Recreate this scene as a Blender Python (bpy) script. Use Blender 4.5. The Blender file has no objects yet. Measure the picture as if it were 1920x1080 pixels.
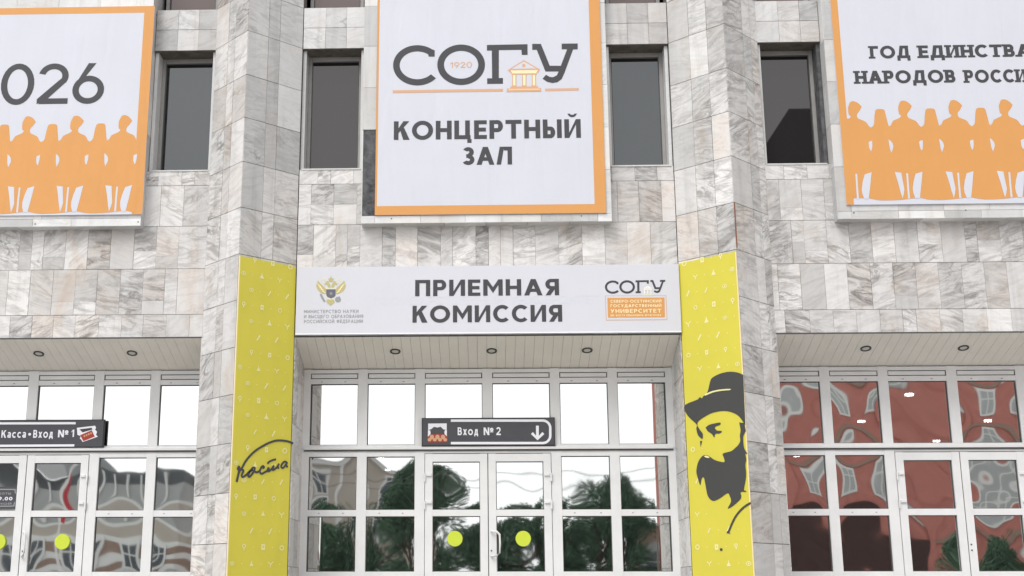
import bpy, math, random
from mathutils import Vector, Matrix
from mathutils.geometry import tessellate_polygon
rnd = random.Random(7)
S = bpy.context.scene
COL = S.collection

# ------------------------------------------------------------------ camera
D, FPX, TILT, YAW, CX, CY = 17.5, 2332.0, math.radians(13.73), math.radians(1.9), 837.0, 540.0
CAM = Vector((0, -D, 1.6))
cd = bpy.data.cameras.new('camera'); cam = bpy.data.objects.new('camera', cd); COL.objects.link(cam)
cam.location = CAM; cam.rotation_euler = (math.pi/2 + TILT, 0, YAW)
cd.sensor_width = 36; cd.lens = FPX/1920*36; cd.shift_x = (960-CX)/1920
cd.clip_start = .1; cd.clip_end = 2000
S.camera = cam

# ------------------------------------------------------------------ world, sun, exposure
SUN_EL, SUN_AZ = math.radians(50), math.radians(-30)      # high sun behind thin cloud, from the front left
W = bpy.data.worlds.new("World"); S.world = W; W.use_nodes = True
nt = W.node_tree; bg = nt.nodes['Background']
sky = nt.nodes.new('ShaderNodeTexSky'); sky.sky_type = 'NISHITA'; sky.sun_disc = False
sky.sun_elevation = SUN_EL; sky.sun_rotation = math.pi - SUN_AZ; sky.dust_density = 4; sky.air_density = 1
hsv = nt.nodes.new('ShaderNodeHueSaturation'); hsv.inputs['Saturation'].default_value = .22
tc = nt.nodes.new('ShaderNodeTexCoord'); nz = nt.nodes.new('ShaderNodeTexNoise')
nz.inputs['Scale'].default_value = 2.2; nz.inputs['Detail'].default_value = 5
mr = nt.nodes.new('ShaderNodeMapRange'); mr.inputs[3].default_value = .88; mr.inputs[4].default_value = 1.12
mul = nt.nodes.new('ShaderNodeVectorMath'); mul.operation = 'SCALE'
nt.links.new(tc.outputs['Generated'], nz.inputs['Vector']); nt.links.new(nz.outputs[0], mr.inputs[0])
cl = nt.nodes.new('ShaderNodeMix'); cl.data_type = 'RGBA'; cl.inputs[0].default_value = .72; cl.inputs[7].default_value = (6.3, 6.45, 6.5, 1)   # even cloud deck over the clear sky
nt.links.new(sky.outputs[0], hsv.inputs['Color']); nt.links.new(hsv.outputs[0], cl.inputs[6]); nt.links.new(cl.outputs[2], mul.inputs[0])
nt.links.new(mr.outputs[0], mul.inputs['Scale']); nt.links.new(mul.outputs[0], bg.inputs[0])
bg.inputs[1].default_value = .15
sd = bpy.data.lights.new('sun', 'SUN'); sd.energy = .9; sd.angle = math.radians(28); sd.color = (1, .98, .95)
sun = bpy.data.objects.new('sun', sd); COL.objects.link(sun)
sdir = Vector((math.sin(SUN_AZ)*math.cos(SUN_EL), -math.cos(SUN_AZ)*math.cos(SUN_EL), math.sin(SUN_EL)))
sun.rotation_euler = sdir.to_track_quat('Z', 'Y').to_euler(); sun.location = sdir*60
vs = S.view_settings; vs.view_transform = 'Standard'; vs.look = 'None'; vs.gamma = 1; vs.use_curve_mapping = False
vs.exposure = 0.66
S.cycles.max_bounces = 8; S.cycles.transparent_max_bounces = 8
S.cycles.use_denoising = True

# ------------------------------------------------------------------ measured lines of sight (used only to size things on their real planes)
_F0 = Vector((-math.sin(YAW), math.cos(YAW), 0)); _R = Vector((math.cos(YAW), math.sin(YAW), 0))
_F = _F0*math.cos(TILT) + Vector((0, 0, math.sin(TILT))); _U = -_F0*math.sin(TILT) + Vector((0, 0, math.cos(TILT)))
class Plane:
    """vertical plane: origin, horizontal axis u, outward normal n; v is height"""
    def __init__(s, o, u):
        s.o = Vector((o[0], o[1], 0)); s.u = Vector((u[0], u[1], 0)).normalized()
        s.n = Vector((s.u.y, -s.u.x, 0))
    def p(s, u, v, d=0): return s.o + s.u*u + s.n*d + Vector((0, 0, v))
    def px(s, x, y):
        r = _F + _R*((x-CX)/FPX) - _U*((y-CY)/FPX)
        t = (s.o-CAM).dot(s.n)/r.dot(s.n); q = CAM + r*t - s.o
        return (q.dot(s.u), q.z)
def facing(Y): return Plane((0, Y), (1, 0))

# ------------------------------------------------------------------ materials
def mat(name, col=(.5,.5,.5), rough=.5, spec=.5, metal=0, noise=0, nscale=8, bump=0):
    m = bpy.data.materials.new(name); m.use_nodes = True; n = m.node_tree; b = n.nodes['Principled BSDF']
    b.inputs['Base Color'].default_value = (*col, 1); b.inputs['Roughness'].default_value = rough
    b.inputs['Metallic'].default_value = metal; b.inputs['Specular IOR Level'].default_value = spec
    if noise or bump:
        t = n.nodes.new('ShaderNodeTexCoord'); x = n.nodes.new('ShaderNodeTexNoise'); x.inputs['Scale'].default_value = nscale
        x.inputs['Detail'].default_value = 6; x.inputs['Roughness'].default_value = .62
        n.links.new(t.outputs['Object'], x.inputs['Vector'])
        if noise:
            r = n.nodes.new('ShaderNodeValToRGB'); e = r.color_ramp.elements
            e[0].position = .3; e[1].position = .7
            e[0].color = (*[c*(1-noise) for c in col], 1); e[1].color = (*[min(1, c*(1+noise)) for c in col], 1)
            n.links.new(x.outputs[0], r.inputs[0]); n.links.new(r.outputs[0], b.inputs['Base Color'])
        if bump:
            k = n.nodes.new('ShaderNodeBump'); k.inputs['Strength'].default_value = bump; k.inputs['Distance'].default_value = .02
            n.links.new(x.outputs[0], k.inputs['Height']); n.links.new(k.outputs[0], b.inputs['Normal'])
    return m

def marble(name, light, mid, vein, veins=1.0, tint=1.0):
    m = bpy.data.materials.new(name); m.use_nodes = True; n = m.node_tree; L = n.links.new; N = n.nodes.new
    b = n.nodes['Principled BSDF']; b.inputs['Roughness'].default_value = .42; b.inputs['Specular IOR Level'].default_value = .35
    uv = N('ShaderNodeUVMap'); at = N('ShaderNodeAttribute'); at.attribute_name = 'tile'
    sep = N('ShaderNodeSeparateXYZ'); L(at.outputs['Vector'], sep.inputs[0])
    def math_(op, a, bb=None, c=None):
        q = N('ShaderNodeMath'); q.operation = op
        for i, v in enumerate((a, bb, c)):
            if v is None: continue
            if isinstance(v, (int, float)): q.inputs[i].default_value = v
            else: L(v, q.inputs[i])
        return q.outputs[0]
    def rng(v, a0, a1, b0, b1):
        q = N('ShaderNodeMapRange'); L(v, q.inputs[0])
        for i, k in enumerate((a0, a1, b0, b1)): q.inputs[i+1].default_value = k
        return q.outputs[0]
    ang = rng(sep.outputs[0], 0, 1, -.6, .45)
    rot = N('ShaderNodeVectorRotate'); rot.rotation_type = 'Z_AXIS'; L(uv.outputs[0], rot.inputs['Vector']); L(ang, rot.inputs['Angle'])
    off = N('ShaderNodeVectorMath'); off.operation = 'MULTIPLY_ADD'; L(at.outputs['Vector'], off.inputs[0])
    off.inputs[1].default_value = (37, 53, 71); L(rot.outputs[0], off.inputs[2])
    def noise(vec, scale, detail, rough, dist, stretch):
        mp = N('ShaderNodeMapping'); mp.inputs['Scale'].default_value = stretch; L(vec, mp.inputs[0])
        q = N('ShaderNodeTexNoise'); q.inputs['Scale'].default_value = scale; q.inputs['Detail'].default_value = detail
        q.inputs['Roughness'].default_value = rough; q.inputs['Distortion'].default_value = dist; L(mp.outputs[0], q.inputs['Vector'])
        return q.outputs[0]
    cloud = noise(off.outputs[0], 1.7, 4, .55, .5, (1, 1.6, 1))
    streak = noise(off.outputs[0], 2.1, 7, .60, 1.9, (.75, 3.0, 1))
    ridge = noise(off.outputs[0], 1.35, 7, .55, 1.6, (.8, 2.6, 1))
    ridge2 = noise(off.outputs[0], 3.4, 6, .6, 2.4, (.9, 1.7, 1))
    fine = noise(off.outputs[0], 45, 4, .65, 0, (1, 1.4, 1))
    v1 = rng(math_('ABSOLUTE', math_('SUBTRACT', ridge, .5)), 0, .048, 1, 0)
    v2 = rng(math_('ABSOLUTE', math_('SUBTRACT', ridge2, .48)), 0, .022, 1, 0)
    patch = rng(cloud, .40, .60, 0, 1)
    vm = math_('MULTIPLY', math_('MAXIMUM', v1, math_('MULTIPLY', v2, .7)), math_('MULTIPLY_ADD', patch, .9, .1))
    pertile = math_('POWER', rng(sep.outputs[1], 0, 1, .2, 1.1), 1.0)
    vm = math_('MULTIPLY', math_('MULTIPLY', vm, pertile), .72*veins)
    base = N('ShaderNodeMix'); base.data_type = 'RGBA'; base.inputs[6].default_value = (*light, 1); base.inputs[7].default_value = (*mid, 1)
    sfac = math_('MULTIPLY', rng(streak, .45, .64, 0, 1), math_('MULTIPLY', pertile, veins)); L(sfac, base.inputs[0])
    tintn = N('ShaderNodeMix'); tintn.data_type = 'RGBA'; tintn.blend_type = 'MULTIPLY'; tintn.inputs[7].default_value = (1, .92, .86, 1)
    L(base.outputs[2], tintn.inputs[6]); L(math_('MULTIPLY', rng(sep.outputs[2], .64, 1.0, 0, 1), math_('MULTIPLY_ADD', patch, .7*tint, .25*tint)), tintn.inputs[0])
    vn = N('ShaderNodeMix'); vn.data_type = 'RGBA'; vn.inputs[7].default_value = (*vein, 1)
    L(tintn.outputs[2], vn.inputs[6]); L(vm, vn.inputs[0])
    # per slab brightness
    br = rng(math_('FRACT', math_('MULTIPLY', sep.outputs[1], 7.31)), 0, 1, .74, 1.10)
    br = math_('MULTIPLY', br, rng(fine, .3, .7, .97, 1.03))
    # rain-washed dirt, a stain with its own shape across slabs
    dirt = noise(uv.outputs[0], 1.1, 5, .6, .4, (2.2, .55, 1)); br = math_('MULTIPLY', br, rng(dirt, .35, .62, .90, 1.0))
    run = noise(uv.outputs[0], 1.0, 5, .65, .3, (7, .45, 1)); br = math_('MULTIPLY', br, rng(run, .54, .72, 1.0, .86))
    rust = N('ShaderNodeMix'); rust.data_type = 'RGBA'; rust.blend_type = 'MULTIPLY'; rust.inputs[7].default_value = (.86, .70, .56, 1)
    rn = noise(uv.outputs[0], .9, 6, .62, 1.0, (1.6, .8, 1)); L(vn.outputs[2], rust.inputs[6]); L(math_('MULTIPLY', rng(rn, .53, .74, 0, 1), .6*tint), rust.inputs[0])
    sc = N('ShaderNodeVectorMath'); sc.operation = 'SCALE'; L(rust.outputs[2], sc.inputs[0]); L(br, sc.inputs['Scale'])
    L(sc.outputs[0], b.inputs['Base Color'])
    bp = N('ShaderNodeBump'); bp.inputs['Strength'].default_value = .12; bp.inputs['Distance'].default_value = .003
    L(fine, bp.inputs['Height']); L(bp.outputs[0], b.inputs['Normal'])
    return m

def mirror_glass(name, refl, tint, inner=(.02,.022,.025), through=0.0, rough=.014):
    m = bpy.data.materials.new(name); m.use_nodes = True; n = m.node_tree; L = n.links.new; N = n.nodes.new
    n.nodes.remove(n.nodes['Principled BSDF']); out = n.nodes['Material Output']
    g = N('ShaderNodeBsdfGlossy'); g.inputs['Color'].default_value = (*tint, 1); g.inputs['Roughness'].default_value = rough
    d = N('ShaderNodeBsdfDiffuse'); d.inputs['Color'].default_value = (*inner, 1)
    body = d.outputs[0]
    if through:
        t = N('ShaderNodeBsdfTransparent'); t.inputs['Color'].default_value = (.6, .62, .63, 1)
        x = N('ShaderNodeMixShader'); x.inputs[0].default_value = through; L(d.outputs[0], x.inputs[1]); L(t.outputs[0], x.inputs[2]); body = x.outputs[0]
    f = N('ShaderNodeFresnel'); f.inputs['IOR'].default_value = 1.5
    mrg = N('ShaderNodeMapRange'); mrg.inputs[1].default_value = .04; mrg.inputs[2].default_value = 1; mrg.inputs[3].default_value = refl; mrg.inputs[4].default_value = 1
    L(f.outputs[0], mrg.inputs[0])
    x2 = N('ShaderNodeMixShader'); L(mrg.outputs[0], x2.inputs[0]); L(body, x2.inputs[1]); L(g.outputs[0], x2.inputs[2])
    L(x2.outputs[0], out.inputs['Surface'])
    return m

M = {}
M['marble'] = marble('veined_marble', (.71,.696,.686), (.435,.42,.41), (.165,.148,.138))
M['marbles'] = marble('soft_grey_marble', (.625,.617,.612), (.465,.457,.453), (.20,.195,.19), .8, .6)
M['pale'] = marble('pale_marble', (.69,.69,.685), (.60,.597,.59), (.38,.37,.36), .45, .5)
M['mortar'] = mat('mortar', (.19,.18,.172), .95, .1, noise=.3)
M['darkstone'] = mat('dark_bare_stone', (.10,.10,.105), .9, .2, noise=.55, nscale=9, bump=.4)
M['pvc'] = mat('white_frame_plastic', (.72,.72,.72), .38, .4, noise=.06, nscale=2.2)
M['gasket'] = mat('grey_rubber', (.10,.10,.10), .7, .2)
M['greyframe'] = mat('grey_aluminium_frame', (.29,.28,.27), .45, .5, noise=.08)
M['soffit'] = mat('soffit_plastic_plank', (.77,.73,.665), .5, .3, noise=.04, nscale=2)
M['concrete'] = mat('rough_concrete', (.11,.10,.085), .95, .2, noise=.35, nscale=7, bump=.4)
M['glass'] = mirror_glass('coated_entrance_glass', .73, (.98,.995,.985), through=.45, rough=.026)
M['darkglass'] = mirror_glass('dark_window_glass', .10, (.95,.98,1), inner=(.012,.012,.012))
M['darkglassb'] = mirror_glass('dark_brown_window_glass', .072, (1,.955,.94), inner=(.014,.012,.012))
M['brownglass'] = mirror_glass('brown_window_glass', .07, (1,.9,.88), inner=(.10,.075,.07))
M['banner'] = mat('banner_vinyl', (.585,.595,.655), .5, .25, noise=.02, nscale=1.2)
M['board'] = mat('sign_board_white', (.60,.602,.65), .4, .3, noise=.015, nscale=2)
M['ghost'] = mat('faded_print', (.60,.61,.675), .4, .3)
M['ink'] = mat('dark_grey_print', (.055,.055,.061), .5, .3)
M['ink2'] = mat('mid_grey_print', (.30,.30,.31), .5, .3)
M['orange'] = mat('orange_print', (.63,.305,.10), .5, .25, noise=.02, nscale=2)
M['tan'] = mat('tan_print', (.62,.36,.22), .5, .25)
M['peach'] = mat('peach_print', (.80,.52,.28), .5, .25)
M['cream'] = mat('cream_print', (.86,.72,.44), .5, .25)
M['yellow'] = mat('yellow_print', (.60,.53,.062), .45, .3, noise=.03, nscale=1.5)
M['paleyellow'] = mat('pale_yellow_print', (.74,.69,.32), .5, .3)
M['portrait'] = mat('charcoal_print', (.052,.052,.052), .5, .3)
M['olive'] = mat('olive_gold_print', (.47,.42,.20), .5, .3)
M['beigep'] = mat('beige_print', (.68,.65,.52), .5, .3)
M['slate'] = mat('slate_print', (.13,.13,.17), .5, .3)
M['signgrey'] = mat('sign_dark_grey', (.070,.070,.080), .4, .35, noise=.05)
M['signedge'] = mat('sign_edge_black', (.03,.03,.032), .5, .3)
M['white'] = mat('white_print', (.80,.80,.84), .5, .3)
M['red'] = mat('red_print', (.36,.05,.035), .5, .3)
M['lime'] = mat('lime_sticker', (.56,.66,.055), .5, .3)
M['lampring'] = mat('dark_metal_ring', (.07,.07,.065), .35, .5, .6)
M['lampface'] = mat('frosted_lamp_face', (.55,.53,.48), .4, .5)
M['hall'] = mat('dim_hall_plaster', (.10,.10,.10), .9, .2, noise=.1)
M['ground'] = mat('plaza_paving', (.40,.39,.38), .9, .2, noise=.15, nscale=.6)
M['steel'] = mat('metal', (.3,.3,.3), .35, .5, .8)
M['wire'] = mat('sensor_cable', (.22,.085,.04), .7, .2)
M['brick'] = mat('red_brick_wall', (.42,.165,.135), .9, .2, noise=.12, nscale=1.4)
M['greywall'] = mat('grey_render', (.36,.37,.36), .9, .2, noise=.12, nscale=.5)
M['beigewall'] = mat('beige_render', (.42,.38,.33), .9, .2, noise=.1, nscale=.5)
M['brownwall'] = mat('brown_cladding', (.27,.19,.15), .9, .2, noise=.1, nscale=.5)
M['whitewall'] = mat('white_render', (.66,.66,.64), .9, .2, noise=.05, nscale=.7)
M['roofmetal'] = mat('grey_metal_roof', (.085,.09,.095), .6, .3, noise=.1)
M['bwin'] = mat('dark_pane', (.045,.055,.065), .15, .5)
M['garage'] = mat('dark_steel_shutter', (.060,.034,.030), .8, .2, noise=.3)
M['bark'] = mat('bark', (.09,.07,.05), .9, .2, noise=.3, nscale=5)
M['leafa'] = mat('leaf_dark_green', (.085,.145,.092), .8, .2, noise=.4, nscale=2.5)
M['flag'] = mat('red_flag_cloth', (.42,.03,.04), .8, .2)
for k_ in ('banner', 'board', 'orange', 'yellow'):     # stretched vinyl: faint creases
    n_ = M[k_].node_tree; t_ = n_.nodes.new('ShaderNodeTexCoord'); mp_ = n_.nodes.new('ShaderNodeMapping'); x_ = n_.nodes.new('ShaderNodeTexNoise'); b_ = n_.nodes.new('ShaderNodeBump')
    mp_.inputs['Scale'].default_value = (2.4, 1, .4); x_.inputs['Scale'].default_value = 1.5; x_.inputs['Detail'].default_value = 2; x_.inputs['Distortion'].default_value = .5
    b_.inputs['Strength'].default_value = .22; b_.inputs['Distance'].default_value = .06 if k_ != 'board' else .025
    n_.links.new(t_.outputs['Object'], mp_.inputs[0]); n_.links.new(mp_.outputs[0], x_.inputs['Vector']); n_.links.new(x_.outputs[0], b_.inputs['Height']); n_.links.new(b_.outputs[0], n_.nodes['Principled BSDF'].inputs['Normal'])
E_ = bpy.data.materials.new('lit_ceiling_lamp'); E_.use_nodes = True
E_.node_tree.nodes['Principled BSDF'].inputs['Emission Color'].default_value = (1, .98, .94, 1)
E_.node_tree.nodes['Principled BSDF'].inputs['Emission Strength'].default_value = 14
M['lamp'] = E_

# ------------------------------------------------------------------ mesh helpers
class MB:
    def __init__(s): s.v, s.f, s.m, s.uv, s.t, s.slots = [], [], [], [], [], []
    def slot(s, k):
        if k not in s.slots: s.slots.append(k)
        return s.slots.index(k)
    def face(s, pts, k, uv=None, t=(0,0,0)):
        i = len(s.v); s.v += [tuple(p) for p in pts]; s.f.append(tuple(range(i, i+len(pts)))); s.m.append(s.slot(k))
        s.uv.append(uv or [(p[0]+p[1], p[2]) for p in pts]); s.t.append(t)
    def box(s, x0, x1, y0, y1, z0, z1, k, t=(0,0,0), skip=''):
        a = [Vector(q) for q in ((x0,y0,z0),(x1,y0,z0),(x1,y1,z0),(x0,y1,z0),(x0,y0,z1),(x1,y0,z1),(x1,y1,z1),(x0,y1,z1))]
        for nm, q in (('d',(3,2,1,0)),('u',(4,5,6,7)),('f',(0,1,5,4)),('r',(1,2,6,5)),('b',(2,3,7,6)),('l',(3,0,4,7))):
            if nm in skip: continue
            s.face([a[i] for i in q], k, None, t)
    def slab(s, P, u0, u1, v0, v1, d0, d1, k, t=(0,0,0)):
        """a block on plane P from depth d0 (back) to d1 (front)"""
        q = [P.p(u, v, d) for d in (d0, d1) for (u, v) in ((u0,v0),(u1,v0),(u1,v1),(u0,v1))]
        s.face([q[4],q[5],q[6],q[7]], k, [(u0,v0),(u1,v0),(u1,v1),(u0,v1)], t)
        for a, b in ((0,1),(1,2),(2,3),(3,0)):
            uvs = [(u0,v0),(u1,v0),(u1,v1),(u0,v1)]
            s.face([q[a],q[b],q[4+b],q[4+a]], k, [uvs[a],uvs[b],uvs[b],uvs[a]], t)
    def tube(s, pts, r, k, seg=8, closed=False):
        pts = [Vector(p) for p in pts]; rings = []
        for i, p in enumerate(pts):
            a = pts[max(0, i-1)]; b = pts[min(len(pts)-1, i+1)]; d = (b-a).normalized()
            x = d.cross(Vector((0,0,1)) if abs(d.z) < .9 else Vector((1,0,0))).normalized(); y = d.cross(x)
            rr = r[i] if isinstance(r, (list, tuple)) else r
            rings.append([p + (x*math.cos(2*math.pi*j/seg) + y*math.sin(2*math.pi*j/seg))*rr for j in range(seg)])
        for i in range(len(rings)-1):
            for j in range(seg): s.face([rings[i][j], rings[i][(j+1)%seg], rings[i+1][(j+1)%seg], rings[i+1][j]], k)
        s.face(rings[0][::-1], k); s.face(rings[-1], k)
    def build(s, name, parent=None, smooth=False, bevel=0):
        me = bpy.data.meshes.new(name); me.from_pydata(s.v, [], s.f)
        for k in s.slots: me.materials.append(M[k])
        me.polygons.foreach_set('material_index', s.m)
        uvl = me.uv_layers.new(name='UVMap'); uvl.data.foreach_set('uv', [c for f in s.uv for p in f for c in p])
        at = me.attributes.new('tile', 'FLOAT_VECTOR', 'FACE'); at.data.foreach_set('vector', [c for t in s.t for c in t])
        if smooth or bevel:
            import bmesh
            bm = bmesh.new(); bm.from_mesh(me); bmesh.ops.remove_doubles(bm, verts=bm.verts, dist=1e-5); bm.to_mesh(me); bm.free()
        if smooth: me.polygons.foreach_set('use_smooth', [True]*len(me.polygons))
        me.update()
        o = bpy.data.objects.new(name, me); COL.objects.link(o)
        if parent: o.parent = parent
        if bevel:
            bv = o.modifiers.new('bevel', 'BEVEL'); bv.width = bevel; bv.segments = 2; bv.limit_method = 'ANGLE'
        return o
def empty(name, label=None, cat=None, loc=(0,0,0), group=None, parent=None):
    o = bpy.data.objects.new(name, None); COL.objects.link(o); o.location = loc
    if parent: o.parent = parent
    if label: o['label'] = label
    if cat: o['category'] = cat
    if group: o['group'] = group
    return o
def tag(o, label=None, cat=None, group=None, kind=None):
    for k, v in (('label', label), ('category', cat), ('group', group), ('kind', kind)):
        if v: o[k] = v
    return o

def tiles(mb, P, u0, u1, lv, k='marble', wid=.33, cols=None, gap=.004, rgap=.007, th=.016, seed=None, skip=None):
    r = random.Random(seed if seed is not None else hash((round(u0,3), round(u1,3), round(lv[0],3))) & 0xffff)
    for a, b in zip(lv[:-1], lv[1:]):
        if cols: cs = list(cols)
        else:
            cs = [u0]; x = u0 + r.uniform(.25, 1)*wid
            while x < u1 - .12:
                cs.append(x); x += wid*(r.choice((1, 1, 1, 1, .55, 1.02)) + r.uniform(-.04, .04))
            cs.append(u1)
        for c, d in zip(cs[:-1], cs[1:]):
            if skip and skip(c, d, a, b): continue
            parts = [(a, b)]
            if not cols and b-a > .5 and r.random() < .3:
                m_ = a + (b-a)*r.choice((.3, .42, .5)); parts = [(a, m_), (m_, b)]
            for j, (aa, bb) in enumerate(parts):
                t = (r.random(), r.random(), r.random()); dj = r.uniform(-.0016, .0016)
                mb.slab(P, c+gap/2*r.uniform(.3, 1.5), d-gap/2*r.uniform(.3, 1.5), aa+(rgap/2 if j == 0 else .001), bb-(rgap/2 if j == len(parts)-1 else .001), 0, th+dj, k, t)

# ------------------------------------------------------------------ flat printed artwork
class Art:
    def __init__(s, P, d): s.P, s.d, s.mb, s.n = P, d, MB(), 0
    def poly(s, pts, k, layer=0):
        s.n += 1; d = s.d + layer*.0012 + (s.n % 36)*.00003
        pts = [Vector((p[0], p[1], 0)) for p in pts]
        for tri in tessellate_polygon([pts]):
            a, b, c = [pts[i] for i in tri]
            if (b-a).cross(c-a).z < 0: b, c = c, b
            s.mb.face([s.P.p(q.x, q.y, d) for q in (a, b, c)], k)
    def strip(s, A, B, k, layer=0):
        s.n += 1; d = s.d + layer*.0012 + (s.n % 36)*.00003
        for i in range(len(A)-1):
            q = [A[i], B[i], B[i+1], A[i+1]]
            ar = sum(q[j][0]*q[(j+1)%4][1]-q[(j+1)%4][0]*q[j][1] for j in range(4))
            if ar < 0: q = q[::-1]
            s.mb.face([s.P.p(x, y, d) for x, y in q], k)
    def line(s, pts, w, k, layer=0):
        pts = [Vector(p) for p in pts]; A, B = [], []
        for i, p in enumerate(pts):
            t = (pts[min(i+1, len(pts)-1)]-p).normalized() + (p-pts[max(i-1, 0)]).normalized()
            t = t.normalized() if t.length > 1e-6 else (pts[-1]-pts[0]).normalized()
            n = Vector((-t.y, t.x)); ww = w[i] if isinstance(w, list) else w
            A.append(p+n*ww/2); B.append(p-n*ww/2)
        s.strip([tuple(a) for a in A], [tuple(b) for b in B], k, layer)
    def disc(s, c, rx, ry, k, layer=0, n=28):
        s.poly([(c[0]+rx*math.cos(2*math.pi*i/n), c[1]+ry*math.sin(2*math.pi*i/n)) for i in range(n)], k, layer)
    def ring(s, c, rx, ry, w, k, a0=0, a1=360, layer=0, n=44):
        A, B = [], []
        for i in range(n+1):
            a = math.radians(a0+(a1-a0)*i/n)
            A.append((c[0]+rx*math.cos(a), c[1]+ry*math.sin(a))); B.append((c[0]+(rx-w)*math.cos(a), c[1]+(ry-w)*math.sin(a)))
        s.strip(A, B, k, layer)
    def rect(s, x0, y0, x1, y1, k, layer=0): s.poly([(x0,y0),(x1,y0),(x1,y1),(x0,y1)], k, layer)
    def px(s, pts): return [s.P.px(x, y) for x, y in pts]
    def build(s, name, parent): return s.mb.build(name, parent)
def smooth(pts, n=5):
    out = []
    for i in range(len(pts)-1):
        p0, p1, p2, p3 = pts[max(i-1,0)], pts[i], pts[i+1], pts[min(i+2,len(pts)-1)]
        for j in range(n):
            t = j/n
            out.append(tuple(.5*((2*p1[c])+(-p0[c]+p2[c])*t+(2*p0[c]-5*p1[c]+4*p2[c]-p3[c])*t*t+(-p0[c]+3*p1[c]-3*p2[c]+p3[c])*t**3) for c in (0,1)))
    return out+[pts[-1]]

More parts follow.
